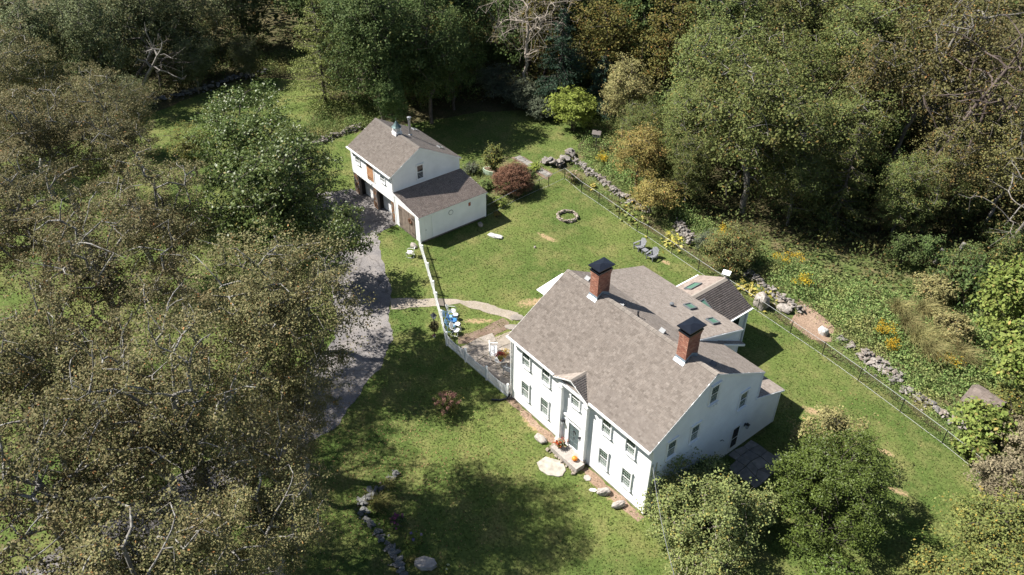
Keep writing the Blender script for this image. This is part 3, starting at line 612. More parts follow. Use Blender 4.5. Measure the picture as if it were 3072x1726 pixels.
        lid.add([(xm - ex, ym - ey, zz + 0.057), (xm + ex, ym - ey, zz + 0.057), (xm + ex, ym + ey, zz + 0.057), (xm - ex, ym + ey, zz + 0.057), (xm, ym - 0.12, zz + 0.15), (xm, ym + 0.12, zz + 0.15)],
                [(0, 1, 4), (1, 2, 5, 4), (2, 3, 5), (3, 0, 4, 5)])
        lid.obj('cap_lid', 'cap', c)
    # --- windows
    for x in (1.50, 3.55, 9.32, 11.38):
        window(H, (x, -0.004, 1.22), 0); window(H, (x, -0.004, 4.14), 0, 0.74, 1.36)
    for y, z in ((1.63, 4.28), (3.68, 4.28), (8.22, 4.33)): window(H, (W + 0.026, y, z), math.pi / 2, 0.72, 1.40)
    window(H, (W + 0.05, 4.87, 6.8), math.pi / 2, 0.72, 1.46)
    # storm door and lantern on the gable
    dr = B(); dr.box(-0.46, 0.46, -0.05, 0, 0, 2.2); dd = dr.obj('side_door', 'white', H, loc=(W + 0.006, 8.34, 0.35), rot=(0, 0, math.pi / 2))
    B().box(-0.29, 0.29, -0.062, -0.052, 1.12, 2.02).obj('pane', 'glass', dd); B().box(-0.29, 0.29, -0.062, -0.052, 0.28, 1.02).obj('pane', 'glass', dd)
    def lantern(loc, rz, s=1.0):
        l = B(); l.box(-0.06 * s, 0.06 * s, -0.03, 0, -0.1 * s, 0.1 * s); l.bar((0, -0.02, 0.08 * s), (0, -0.16 * s, 0.2 * s), 0.02, 0.02)
        l.add([(-0.1 * s, -0.26 * s, 0.12 * s), (0.1 * s, -0.26 * s, 0.12 * s), (0.1 * s, -0.06 * s, 0.12 * s), (-0.1 * s, -0.06 * s, 0.12 * s), (0, -0.16 * s, 0.25 * s)], [(0, 1, 4), (1, 2, 4), (2, 3, 4), (3, 0, 4), (3, 2, 1, 0)])
        o = l.obj('wall_lantern', 'black', H, loc=loc, rot=(0, 0, rz))
        g = B(); g.add([(-0.085 * s, -0.245 * s, 0.115 * s), (0.085 * s, -0.245 * s, 0.115 * s), (0.085 * s, -0.075 * s, 0.115 * s), (-0.085 * s, -0.075 * s, 0.115 * s), (-0.05 * s, -0.21 * s, -0.15 * s), (0.05 * s, -0.21 * s, -0.15 * s), (0.05 * s, -0.11 * s, -0.15 * s), (-0.05 * s, -0.11 * s, -0.15 * s)],
                       [(0, 1, 5, 4), (1, 2, 6, 5), (2, 3, 7, 6), (3, 0, 4, 7), (4, 5, 6, 7)])
        g.obj('glass', 'frost', o)
    lantern((W + 0.02, 9.27, 2.05), math.pi / 2, 1.3); lantern((5.55, -0.06, 2.2), 0); lantern((7.3, -0.12, 2.1), 0)
    for y in (5.0, 5.25, 5.5): B().lathe([(0.07, 0), (0.09, 0.02), (0.09, 0.14), (0.03, 0.18)], 8).obj('flood_light', 'white', H, loc=(W + 0.13, y - 0.2, 6.42))
    c = B(); c.tube([(W + 0.03, 6.75, 2.15), (W + 0.06, 6.95, 2.15), (W + 0.06, 7.1, 2.0), (W + 0.04, 7.2, 1.85)], 0.018, 5); c.obj('cable', 'black', H)
    c = B(); c.tube([(W + 0.08, 0.12, 4.6), (W + 0.08, 0.12, 1.2)], 0.035, 6); c.tube([(W + 0.08, 0.5, 4.5), (W + 0.08, 0.45, 2.6)], 0.03, 6); c.obj('conduit', 'greymetal', H)
    # --- entrance front: two tall pilasters carrying a cross gable
    xc = 6.35
    for x in (5.22, 7.62):
        p = B(); p.box(x - 0.16, x + 0.16, -0.30, 0, 0.36, 5.15); p.box(x - 0.20, x + 0.20, -0.34, 0, 0.02, 0.36)
        p.obj('pilaster', 'white', H)
        p = B(); p.box(x - 0.20, x + 0.20, -0.34, 0, 5.15, 5.24); p.box(x - 0.24, x + 0.24, -0.38, 0, 5.24, 5.36); p.box(x - 0.18, x + 0.18, -0.32, 0, 5.36, 5.58); p.obj('capital', 'white', H)
    zp = 6.72; ze = 5.92; hw = 1.62; yo = -0.52
    pd = B(); pd.add([(xc - hw + 0.15, -0.24, 5.58), (xc + hw - 0.15, -0.24, 5.58), (xc + hw - 0.15, -0.24, ze), (xc, -0.24, zp - 0.1), (xc - hw + 0.15, -0.24, ze)], [(0, 1, 2, 3, 4)])
    pd.box(4.98, 7.86, -0.36, 0, 5.58, 5.70)
    pd.obj('pediment', 'white', H)
    yv = D1 - (HR - zp) / sf; yE = D1 - (HR - ze) / sf
    pr = B()
    for sgn in (-1, 1):
        a = [(xc, yo, zp), (xc + sgn * hw, yo, ze), (xc + sgn * hw, yE + 0.05, ze), (xc, yv + 0.15, zp)]
        lo = [(x, y, z - 0.09) for x, y, z in a]
        pr.add(lo + a, [(0, 1, 2, 3), (4, 7, 6, 5), (0, 4, 5, 1), (1, 5, 6, 2), (2, 6, 7, 3)])
    prf = pr.obj('entrance_roof', 'white', H)
    sl_ = math.hypot(hw, zp - ze)
    def edgeR(t):            # right slope: u runs backwards from the front edge
        z = ze + (zp - ze) * t / sl_; return (0, D1 - (HR - z) / sf - yo + 0.1)
    shingles((xc + hw, yo, ze + 0.004), (0, 3.0, 0), (-hw, 0, zp - ze), prf, m, edge=edgeR)
    V0 = 3.0
    def edgeL(t):
        z = ze + (zp - ze) * t / sl_; return (V0 - (D1 - (HR - z) / sf - yo + 0.1), V0)
    shingles((xc - hw, yo + V0, ze + 0.004), (0, -V0, 0), (hw, 0, zp - ze), prf, m, edge=edgeL)
    for i in range(6):
        o = link('ridge_cap', cm, prf, (xc, yo + i * 0.24, zp + 0.05), (0, 0, math.pi / 2)); o.scale = (1, 0.8, 1)
    window(H, (6.45, -0.006, 4.28), 0, 0.74, 1.24, (4, 3))
    ds = B(); ds.box(5.72, 6.06, -0.10, 0, 0.45, 2.62); ds.box(7.04, 7.38, -0.10, 0, 0.45, 2.62); ds.box(5.66, 7.44, -0.14, 0, 2.62, 2.72); ds.box(5.72, 7.38, -0.11, 0, 2.72, 3.0); ds.box(5.6, 7.5, -0.2, 0, 3.0, 3.12); ds.box(6.06, 7.04, -0.09, 0, 0.40, 0.52)
    ds.obj('door_surround', 'white', H)
    dr = B(); dr.box(6.06, 7.04, -0.035, -0.005, 0.52, 2.62)
    for x0, x1 in ((6.12, 6.5), (6.6, 6.98)):
        for z0, z1 in ((0.62, 1.02), (1.1, 1.5), (1.58, 1.98), (2.06, 2.5)): dr.box(x0, x1, -0.052, -0.035, z0, z1)
    do = dr.obj('front_door', 'door', H)
    B().lathe([(0.0, 0), (0.06, 0.0), (0.07, 0.05), (0.03, 0.09)], 8).obj('knocker', 'black', do, loc=(6.55, -0.1, 2.05))
    B().lathe([(0.0, 0), (0.03, 0.0), (0.035, 0.04), (0.01, 0.06)], 8).obj('handle', 'black', do, loc=(6.6, -0.08, 1.5))
    fr = B()
    for i in range(9): fr.box(5.95 + i * 0.14, 6.03 + i * 0.14, -0.135, -0.112, 2.78 + 0.03 * (i % 2), 2.94 - 0.03 * (i % 2))
    fr.obj('carved_frieze', 'plaque', H)
    # --- garden room at the back
    rx, rzr, ry0, ry1 = 3.62, 4.72, 12.45, 18.15; hw = 2.68; re = 3.40
    g = B(); g.box(rx - 2.4, rx + 2.4, ry0, ry1 - 0.2, 0.1, 3.35); g.add([(rx - 2.4, ry1 - 0.2, 3.35), (rx + 2.4, ry1 - 0.2, 3.35), (rx, ry1 - 0.2, 4.6)], [(0, 1, 2)])
    gr = g.obj('garden_room', 'clap', H)
    for y in (13.2, 14.6, 16.0): B().box(rx + 2.405, rx + 2.43, y, y + 1.15, 0.9, 2.9).obj('pane', 'glass', gr)
    for y in (12.9, 17.85): B().box(rx + 2.42, rx + 2.56, y, y + 0.14, 0.1, 3.3).obj('post', 'white', gr)
    rr = B(); 
    slab(rr, (rx + hw, ry0, re), (0, ry1 - ry0, 0), (-hw, 0, rzr - re)); slab(rr, (rx - hw, ry1, re), (0, ry0 - ry1, 0), (hw, 0, rzr - re))
    gro = rr.obj('garden_room_roof', 'white', H)
    shingles((rx + hw, ry0, re + 0.006), (0, ry1 - ry0, 0), (-hw, 0, rzr - re), gro, MAT['shingle_dark'], wid=0.45, ex=0.16)
    shingles((rx - hw, ry1, re + 0.006), (0, ry0 - ry1, 0), (hw, 0, rzr - re), gro, MAT['shingle_dark'], ex=0.14)
    rc = B(); rc.add([(rx - 0.22, ry0, rzr - 0.05), (rx, ry0, rzr + 0.06), (rx + 0.22, ry0, rzr - 0.05), (rx - 0.22, ry1, rzr - 0.05), (rx, ry1, rzr + 0.06), (rx + 0.22, ry1, rzr - 0.05)], [(0, 1, 4, 3), (1, 2, 5, 4)])
    rc.obj('ridge_cap', 'ridgecap', gro)
    gutter(gro, (rx + hw + 0.03, ry0 + 0.2, re - 0.03), (rx + hw + 0.03, ry1, re - 0.03)); gutter(gro, (rx - hw - 0.03, ry0, re - 0.03), (rx - hw - 0.03, ry1, re - 0.03))
    s_ = (rzr - re) / hw
    skylight(gro, (rx - 1.35, 15.9, rzr - 1.35 * s_ + 0.02), (0, -1, 0), (1, 0, s_), 1.25, 0.8)
    skylight(gro, (rx + 1.25, 14.55, rzr - 1.25 * s_ + 0.02), (0, 1, 0), (-1, 0, s_), 0.62, 1.7)
    pn = B(); pn.obox((0, 0, 0.55), 0.62, 0.5, 0.05, (0.25, 0, 0)); pn.bar((0, 0, 0), (0, 0, 0.55), 0.05, 0.05); pn.obj('white_panel', 'white', gro, loc=(rx - 0.1, 18.05, 4.6), rot=(0, 0, 0.4))
    return H
build_house()
def build_canopy():
    C = empty('canopy', (-6.3, 7.4, 0), 0, 'white flat canopy beside the left end of the house', 'canopy')
    b = B(); b.add([(0, 0, 2.58), (5.9, 0, 2.75), (5.9, 3.05, 2.75), (-0.45, 3.12, 2.55), (0, 0, 2.63), (5.9, 0, 2.8), (5.9, 3.05, 2.8), (-0.45, 3.12, 2.6)], [(3, 2, 1, 0), (4, 5, 6, 7), (0, 1, 5, 4), (1, 2, 6, 5), (2, 3, 7, 6), (3, 0, 4, 7)])
    b.obj('cover', 'white', C)
    for x, y in ((2.6, 0.5), (2.6, 2.6)): B().box(x - 0.04, x + 0.04, y - 0.04, y + 0.04, 0, 2.63).obj('post', 'white', C)
build_canopy()

# ------------------------------------------------------------------ barn
def build_barn():
    bx, by = -25.0, 5.79
    H = empty('barn', (bx, by, 0), 0, 'white two-storey barn with brown shingle roof, cupola and side lean-to', 'barn')
    L, D = 7.6, 7.43; He, D1, Hr, H2 = 5.12, 3.07, 7.09, 4.64
    sf = (Hr - He) / (D1 + 0.25); sr = (Hr - H2) / (D + 0.2 - D1)
    b = B(); clap(b, (-L, 0, 0), (1, 0, 0), (0, -1, 0), lambda z: (0, L), 2.42, 5.2); b.obj('front_wall', 'clap', H)
    def inv(z): return (max(0, D1 - (Hr - 0.06 - z) / sf) if z > 5.1 else 0, min(D, D1 + (Hr - 0.06 - z) / sr) if z > H2 else D)
    b = B(); clap(b, (0, 0, 0), (0, 1, 0), (1, 0, 0), inv, 2.0, 7.0); b.obj('gable_wall', 'clap', H)
    b = B(); clap(b, (-L, 0, 0), (0, 1, 0), (-1, 0, 0), inv, 0.1, 7.0); b.box(-L, 0, D - 0.03, D, 0, 4.7); b.box(-L + 0.02, -0.02, 0.02, 0.95, 2.36, 2.42); b.box(-L + 0.1, -0.1, 0.86, 0.92, 0, 2.4); b.obj('rear_wall', 'clap', H)
    for bx_ in ((-0.12, 0.035, -0.035, 0.1, 2.4, 5.0), (-L - 0.035, -L + 0.12, -0.035, 0.1, 2.4, 5.0), (-0.1, 0.035, D - 0.1, D + 0.03, 3.2, 4.6), (-L, 0, -0.03, 0.02, 2.34, 2.43)): B().box(*bx_).obj('corner_board', 'white', H)
    # stone piers and garage doors
    rr = random.Random(3)
    for x0, x1 in ((-7.55, -6.72), (-4.02, -3.28), (-0.70, -0.02)):
        p = B(); p.box(x0 + 0.03, x1 - 0.03, 0.05, 0.8, 0, 2.38); po = p.obj('pier', 'mortar', H)
        z = 0.0
        st = B()
        while z < 2.36:
            hh = rr.uniform(0.12, 0.22); hh = min(hh, 2.38 - z)
            for (ax, a0, a1, fix, sg) in (('x', x0, x1, 0.05, -1), ('y', 0.05, 0.8, x1 - 0.03, 1), ('y', 0.05, 0.8, x0 + 0.03, -1)):
                a = a0
                while a < a1 - 0.02:
                    wd = min(rr.uniform(0.14, 0.34), a1 - a); o_ = rr.uniform(0.01, 0.045)
                    f0, f1 = (fix - o_, fix + 0.01) if sg < 0 else (fix - 0.01, fix + o_)
                    if ax == 'x': st.box(a + 0.01, a + wd - 0.01, f0, f1, z + 0.01, z + hh - 0.008)
                    else: st.box(f0, f1, a + 0.01, a + wd - 0.01, z + 0.012, z + hh - 0.01)
                    a += wd
            z += hh
        o = st.obj('stone', 'pier', po); o['kind'] = 'stuff'
    for x0, x1 in ((-6.72, -4.02), (-3.28, -0.70)):
        go = empty('garage_door', (x0, 0.66, 0)); go.parent = H
        for i in range(4): B().box(0.03, x1 - x0 - 0.03, 0, 0.05, 0.03 + i * 0.58, 0.595 + i * 0.58).obj('panel', 'white', go)
        B().box(x0 - 0.005, x0 + 0.06, 0.0, 0.24, 0, 2.36).obj('jamb', 'oldwood', H)
        B().box(x0 - 0.005, x0 + 0.05, 0.242, 0.655, 0, 2.36).obj('reveal_shade', 'dark', H)  # near-black board stands in for the shade inside the jamb
    # hay door and windows
    y = -0.03
    hd = empty('hay_door', (-4.0, 0, 3.75)); hd.parent = H
    for i in range(6): B().box(-0.6 + i * 0.2 + 0.006, -0.6 + (i + 1) * 0.2 - 0.006, -0.065 - 0.004 * (i % 2), -0.025, -0.8, 0.8).obj('plank', 'hayplank', hd)
    for z in (-0.55, 0.55): B().box(-0.6, 0.3, -0.075, -0.07, z - 0.03, z + 0.03).obj('hinge', 'black', hd)
    for i in (-1, 1): B().box(i * 0.66 - 0.06, i * 0.66 + 0.06, -0.07, -0.01, -0.85, 0.86).obj('casing', 'white', hd)
    for x in (-6.3, -1.72): 
        window(H, (x, -0.004, 3.78), 0, 0.74, 0.66, (3, 1), 0.09)
    window(H, (0.004, 2.98, 3.9), math.pi / 2, 0.70, 1.42, None, 0.08)
    # roof
    rf = B(); ov = 0.12; Lr = L + 2 * ov
    slab(rf, (-L - ov, -0.25, He - 0.01), (Lr, 0, 0), (0, D1 + 0.25, Hr - He)); slab(rf, (ov, D + 0.2, H2 - 0.01), (-Lr, 0, 0), (0, D1 - D - 0.2, Hr - H2))
    ro = rf.obj('roof', 'white', H); m = MAT['shingle']
    shingles((-L - ov, -0.27, He), (Lr, 0, 0), (0, D1 + 0.25, Hr - He), ro, m); shingles((ov, D + 0.22, H2 - 0.005), (-Lr, 0, 0), (0, D1 - D - 0.2, Hr - H2), ro, m)
    rc = B(); rc.add([(-L - ov, D1 - 0.18, Hr - 0.07), (-L - ov, D1, Hr + 0.05), (-L - ov, D1 + 0.18, Hr - 0.06), (ov, D1 - 0.18, Hr - 0.07), (ov, D1, Hr + 0.05), (ov, D1 + 0.18, Hr - 0.06)], [(0, 3, 4, 1), (1, 4, 5, 2)])
    rc.obj('ridge_cap', 'ridgecap', ro)
    tr = B()
    for x in (-L - ov, ov): tr.bar((x, -0.26, He - 0.08), (x, D1, Hr - 0.08), 0.04, 0.13); tr.bar((x, D1, Hr - 0.08), (x, D + 0.2, H2 - 0.08), 0.04, 0.13)
    tr.bar((-L - ov, -0.27, He - 0.09), (ov, -0.27, He - 0.09), 0.04, 0.14); tr.obj('trim', 'white', H)
    gutter(H, (-L - 0.15, -0.35, He - 0.06), (0.15, -0.35, He - 0.06))
    d = B(); d.tube([(0.03, -0.3, 5.0), (0.06, -0.1, 4.7), (0.06, -0.1, 3.4)], 0.04, 6); d.obj('downspout', 'white', H)
    # cupola, stove pipe, hatches
    cx = -3.78
    c = B(); c.box(cx - 0.36, cx + 0.36, D1 - 0.36, D1 + 0.36, Hr - 0.35, Hr + 0.12); c.box(cx - 0.29, cx + 0.29, D1 - 0.29, D1 + 0.29, Hr + 0.12, Hr + 0.52); c.box(cx - 0.34, cx + 0.34, D1 - 0.34, D1 + 0.34, Hr + 0.52, Hr + 0.58)
    co = c.obj('cupola', 'white', H)
    lv = B()
    for i in range(4): 
        z = Hr + 0.16 + i * 0.09; lv.box(cx - 0.2, cx + 0.2, D1 - 0.30, D1 - 0.292, z, z + 0.05); lv.box(cx + 0.292, cx + 0.30, D1 - 0.2, D1 + 0.2, z, z + 0.05)
    lv.obj('louvre', 'plaque', co)
    pr = []
    for r_, z in ((0.42, 0.58), (0.30, 0.72), (0.17, 0.92), (0.06, 1.14), (0.015, 1.2), (0.012, 1.5)): pr.append((r_, z))
    B().lathe([(r_ * 1.15, z) for r_, z in pr], 8, (cx, D1, Hr)).obj('cupola_roof', 'verdigris', co)
    ch = B(); px, py = -3.95, 4.6; zz = Hr - (py - D1) * sr
    ch.lathe([(0.2, -0.1), (0.19, 0.08), (0.12, 0.16), (0.12, 1.62), (0.15, 1.62), (0.15, 1.70), (0.1, 1.72), (0.1, 1.8), (0.21, 1.82), (0.2, 1.9), (0.03, 1.95)], 12, (px, py, zz)); ch.obj('stove_pipe', 'greymetal', H)
    for x, yv in ((-1.75, 6.5), (-6.8, 6.85)):
        skylight(H, (x, yv, Hr - (yv - D1) * sr + 0.03), (-1, 0, 0), (0, D1 - D, Hr - H2), 0.55, 0.55, 'roof_hatch', 'greymetal')
    # lean-to on the right
    W = 4.2; zt, ze = 3.46, 2.80
    b = B(); clap(b, (W, 0, 0), (0, 1, 0), (1, 0, 0), lambda z: (1.35, D), 0.2, 2.75); b.box(W - 0.02, W + 0.003, 0, 1.35, 0.18, 2.75)
    b.obj('lean_to_side_wall', 'clap', H)
    b = B(); b.add([(0, -0.0, 0.1), (0.72, 0, 0.1), (0.72, 0, 2.52), (3.45, 0, 2.52), (3.45, 0, 0.1), (W, 0, 0.1), (W, 0, ze - 0.05), (0, 0, zt - 0.08)], [(0, 1, 2, 7), (2, 3, 6, 7), (3, 4, 5, 6)]); b.obj('lean_to_front_wall', 'white', H); B().box(0, W, D - 0.03, D, 0.1, 2.75).obj('lean_to_rear_wall', 'white', H)
    cb = B(); cb.box(W - 0.12, W + 0.03, -0.035, 0.11, 0.1, 2.75); cb.box(W - 0.1, W + 0.03, D - 0.1, D + 0.03, 0.1, 2.75); cb.box(0.0, 0.14, -0.035, -0.005, 0.1, 3.3); cb.obj('lean_to_trim', 'white', H)
    wd = empty('wooden_door', (2.08, 0, 0.18)); wd.parent = H
    for i in range(14):
        x = -1.36 + i * 0.195
        B().box(x + 0.006, x + 0.189, -0.045 - 0.006 * (i % 3), 0.03, R.uniform(0, 0.03), 2.32).obj('plank', 'plank', wd)
    for z in (0.35, 1.95):
        for x0, x1 in ((-1.36, -0.9), (0.9, 1.36)): B().box(x0, x1, -0.075, -0.062, z - 0.03, z + 0.03).obj('hinge', 'black', wd)
    wr = B()
    for i in range(20):
        a = 2 * math.pi * i / 20; wr.obox((0.22 * math.cos(a), -0.09, 0.2 * math.sin(a)), 0.13, 0.06, 0.1, (a, a, 0))
    wr.obj('wreath', 'wreath', wd, loc=(0.66, 0, 1.55))
    rf = B(); slab(rf, (W + 0.12, -0.12, ze), (0, D + 0.24, 0), (-W - 0.12, 0, zt - ze)); lo = rf.obj('lean_to_roof', 'white', H)
    shingles((W + 0.13, -0.12, ze + 0.006), (0, D + 0.24, 0), (-W - 0.12, 0, zt - ze), lo, MAT['shingle_dark'])
    tr = B(); tr.bar((W + 0.13, -0.12, ze - 0.08), (W + 0.13, D + 0.12, ze - 0.08), 0.03, 0.12); tr.bar((W + 0.12, -0.13, ze - 0.06), (0, -0.13, zt - 0.06), 0.03, 0.15); tr.bar((0.03, 0, zt + 0.05), (0.03, D, zt + 0.05), 0.05, 0.08); tr.obj('lean_to_fascia', 'white', H)
    dr = B(); dr.box(W + 0.004, W + 0.03, 0.55, 1.28, 0.22, 2.5); do = dr.obj('side_door', 'white', H); B().box(W + 0.03, W + 0.06, 0.62, 0.66, 1.2, 1.3).obj('handle', 'black', do)
    cs = B(); cs.box(W, W + 0.035, 1.30, 1.38, 0.2, 2.55); cs.obj('door_casing', 'white', H)
    ring = B(); n = 20
    ring.tube([(0, 0.23 * math.cos(2 * math.pi * i / n), 0.23 * math.sin(2 * math.pi * i / n)) for i in range(n + 1)], 0.035, 6, False); ro_ = ring.obj('medallion', 'plaque', H, loc=(W + 0.06, 3.4, 2.1))
    B().tube([(0, 0, 0), (0.03, 0, 0)], 0.2, 14).obj('face', 'white', ro_)
    B().box(W + 0.02, W + 0.05, 5.42, 5.66, 2.0, 2.36).obj('small_sign', 'redsign', H)
    hl = B(); hl.box(-0.1, 0.1, -0.02, 0.1, -0.2, 0.2); hl.obj('wall_lamp', 'black', H, loc=(W + 0.02, D + 0.08, 2.2))
    fd = B(); fd.box(0.3, W - 0.03, 0.03, D - 0.05, 0, 0.19); fd.obj('foundation', 'fieldstone', H)
build_barn()

# ------------------------------------------------------------------ fences
def picket_fence():
    pts = [(-20.7, 5.55), (-18.75, 4.72), (-16.2, 3.6), (-13.75, 2.5), (-12.3, 1.8), (-10.1, 0.8), (-7.65, -0.42), (-5.2, -0.38), (-2.66, -0.33), (-0.22, -0.25)]
    Fe = empty('picket_fence', (-7.65, -0.42, 0), 0, 'white picket fence running from the barn to the house corner', 'fence')
    o = Vector((-7.65, -0.42, 0))
    pm = B(); pm.box(-0.06, 0.06, -0.06, 0.06, 0, 1.32); pm.box(-0.075, 0.075, -0.075, 0.075, 1.32, 1.36); pm.add([(-0.075, -0.075, 1.362), (0.075, -0.075, 1.362), (0.075, 0.075, 1.362), (-0.075, 0.075, 1.362), (0, 0, 1.42)], [(0, 1, 4), (1, 2, 4), (2, 3, 4), (3, 0, 4)])
    pm = pm.mesh('post', 'white')
    for x, y in pts[1:]: link('post', pm, Fe, Vector((x, y, 0)) - o, (0, 0, 0.4 if x < -8 else 0))
    pk = B(); pk.add([(-0.022, -0.011, 0), (0.022, -0.011, 0), (0.022, 0.011, 0), (-0.022, 0.011, 0), (-0.022, -0.011, 1.0), (0.022, -0.011, 1.0), (0.022, 0.011, 1.0), (-0.022, 0.011, 1.0)],
                     [(4, 5, 6, 7), (0, 1, 5, 4), (1, 2, 6, 5), (2, 3, 7, 6), (3, 0, 4, 7)]); pk = pk.mesh('picket', 'white')
    for i in range(len(pts) - 1):
        a, b_ = Vector((*pts[i], 0)), Vector((*pts[i + 1], 0)); d = (b_ - a); L = d.length; d /= L; ang = math.atan2(d.y, d.x); n = int(L / 0.10)
        for z in (0.2, 0.88): B().bar(a - o + d * 0.06 + Vector((0, 0, z)), b_ - o - d * 0.06 + Vector((0, 0, z)), 0.035, 0.08).obj('rail', 'white', Fe)
        for j in range(1, n):
            t = j / n; p = a.lerp(b_, t); sag = 1.20 - 0.20 * math.sin(math.pi * t)
            q = link('picket', pk, Fe, p - o + Vector((d.y, -d.x, 0)) * 0.03 + Vector((0, 0, 0.1)), (0, 0, ang)); q.scale = (1, 1, sag - 0.1)
picket_fence()
def chain_fence(pts, label, h=1.2, gates=()):
    o = Vector((*pts[0], 0)); Fe = empty('chain_link_fence', o, 0, label, 'fence', None)
    pm = B(); pm.tube([(0, 0, 0), (0, 0, h + 0.04)], 0.035, 8); pm = pm.mesh('post', 'black')
    for p in pts: link('post', pm, Fe, Vector((*p, 0)) - o)
    V = []; Q = []; tr = B(); br = B()
    for i in range(len(pts) - 1):
        a, b_ = Vector((*pts[i], 0)) - o, Vector((*pts[i + 1], 0)) - o; d = b_ - a; L = d.length; d /= L
        tr.tube([a + Vector((0, 0, h)), b_ + Vector((0, 0, h))], 0.015, 6); br.tube([a + Vector((0, 0, 0.05)), b_ + Vector((0, 0, 0.05))], 0.010, 5)
        s = 0.085; n = int(L / s) + 15; hw = 0.0017
        for k in range(-14, n):
            for sg in (1, -1):
                x0 = k * s; x1 = x0 + h * 0.95
                if sg < 0: x0, x1 = x1, x0
                z0, z1 = 0.06, h
                # clip to the panel
                def cl(xa, za, xb, zb):
                    if xa < 0: t = (0 - xa) / (xb - xa); xa, za = 0, za + (zb - za) * t
                    if xa > L: t = (L - xa) / (xb - xa); xa, za = L, za + (zb - za) * t
                    return xa, za
                if (x0 < 0 and x1 < 0) or (x0 > L and x1 > L): continue
                xa, za = cl(x0, z0, x1, z1); xb, zb_ = cl(x1, z1, x0, z0)
                if abs(xa - xb) < 0.01: continue
                kk = len(V); pa, pb = a + d * xa, a + d * xb; off = d * hw * 1.4
                V += [tuple(pa - off + Vector((0, 0, za))), tuple(pa + off + Vector((0, 0, za))), tuple(pb + off + Vector((0, 0, zb_))), tuple(pb - off + Vector((0, 0, zb_)))]
                Q.append((kk, kk + 1, kk + 2, kk + 3))
    tr.obj('top_rail', 'plaque', Fe); br.obj('bottom_wire', 'edging', Fe)  # pale grey on the top rail stands in for sun glint
    m = link('wire_mesh', np_mesh('wire_mesh', V, Q, MAT['black']), Fe); m['kind'] = 'stuff'
chain_fence([(-20.9, 13.4), (-21.5, 17.5), (-21.7, 20.6), (-21.68, 21.85), (-21.9, 24.2), (-18.72, 23.65), (-16.0, 23.5), (-12.9, 23.2), (-10.15, 22.9), (-8.96, 23.0), (-5.66, 22.75), (-2.33, 22.5), (1.0, 22.3), (4.4, 22.1), (7.81, 21.87), (10.93, 21.66), (14.29, 21.3), (17.97, 20.81), (21.37, 20.34), (24.6, 19.7), (27.6, 18.9)],
            'low black chain link fence round the back lawn with a top rail coloured pale for sun glint')

# ------------------------------------------------------------------ stones
def stone_mesh(seed, mat, flat=0.7):
    r = random.Random(seed); bm = bmesh.new()
    for i in range(16):
        v = Vector((r.gauss(0, 1), r.gauss(0, 1), r.gauss(0, 1))).normalized()
        bm.verts.new((v.x * r.uniform(0.42, 0.56), v.y * r.uniform(0.36, 0.5), v.z * r.uniform(0.4, 0.5) * flat))
    ch = bmesh.ops.convex_hull(bm, input=bm.verts); 
    bmesh.ops.delete(bm, geom=[g for g in ch['geom_interior'] if isinstance(g, bmesh.types.BMVert)], context='VERTS')
    me = bpy.data.meshes.new('stone'); bm.to_mesh(me); bm.free(); me.materials.append(MAT[mat]); return me
STONES = {k: [stone_mesh(i * 7 + 1, k) for i in range(8)] for k in ('fieldstone', 'lichenstone', 'ringstone')}
def stone_wall(pts, label, width=0.7, height=0.6, size=0.5, mat='fieldstone', seed=1, dens=1.0, name='stone_wall'):
    r = random.Random(seed); o = Vector((*pts[0], 0)); Wl = empty(name, o, 0, label, 'stone wall'); 
    for i in range(len(pts) - 1):
        a, b_ = Vector((*pts[i], 0)), Vector((*pts[i + 1], 0)); d = b_ - a; L = d.length; nn = Vector((-d.y, d.x, 0)) / L
        n = max(1, int(L * width * (1 + height / size) / (size * size * 0.42) * dens))
        for k in range(n):
            t = r.random(); z = r.random() ** 1.5; s = size * r.uniform(0.55, 1.25) * (1 - 0.25 * z)
            off = r.uniform(-0.5, 0.5) * width * (1 - 0.55 * z)
            p = a.lerp(b_, t) + nn * off - o + Vector((0, 0, s * 0.28 + z * max(0.0, height - s * 0.6)))
            link('stone', r.choice(STONES[mat]), Wl, p, (r.uniform(-0.3, 0.3), r.uniform(-0.3, 0.3), r.uniform(0, 6.28)), (s * r.uniform(0.9, 1.7), s * r.uniform(0.8, 1.1), s * r.uniform(0.5, 0.95)))
        for k in range(int(n * 0.7)):
            t = r.random(); s = size * r.uniform(0.2, 0.42); p = a.lerp(b_, t) + nn * r.gauss(0, 0.45) * width - o + Vector((0, 0, s * 0.2))
            link('stone', r.choice(STONES[mat]), Wl, p, (r.uniform(-0.4, 0.4), r.uniform(-0.4, 0.4), r.uniform(0, 6.28)), (s * r.uniform(0.9, 1.5), s, s * r.uniform(0.6, 1.0)))
    return Wl
stone_wall([(-26.0, 24.4), (-24.4, 25.2), (-24.6, 26.6), (-25.3, 28.4)], 'pile of large pale boulders at the far corner of the black fence', 1.1, 1.0, 0.95, seed=2, dens=0.9)
stone_wall([(-24.1, 27.4), (-22.7, 27.1), (-21, 26.9), (-18.9, 26.8), (-17.1, 26.4), (-14.6, 26.1), (-11.8, 25.9)], 'dry stone wall behind the fence below the orange tree', 0.9, 0.7, 0.55, seed=3, dens=0.75)
stone_wall([(-8.6, 26.7), (-7.2, 25.9), (-5.5, 25.3)], 'grey stone wall beside the rosehip bush', 1.1, 1.0, 0.42, seed=4, dens=0.8)
stone_wall([(0.6, 25.6), (2.9, 25.0), (4.2, 24.9), (5.4, 24.8), (6.8, 24.8)], 'stone wall behind the garden room, with a round boulder in front', 0.9, 0.7, 0.5, seed=5, dens=0.8)
stone_wall([(10.2, 24.3), (11.1, 24.4), (12.0, 24.1)], 'short row of rounded stones beside the bare soil', 0.5, 0.45, 0.55, seed=6, dens=0.9)
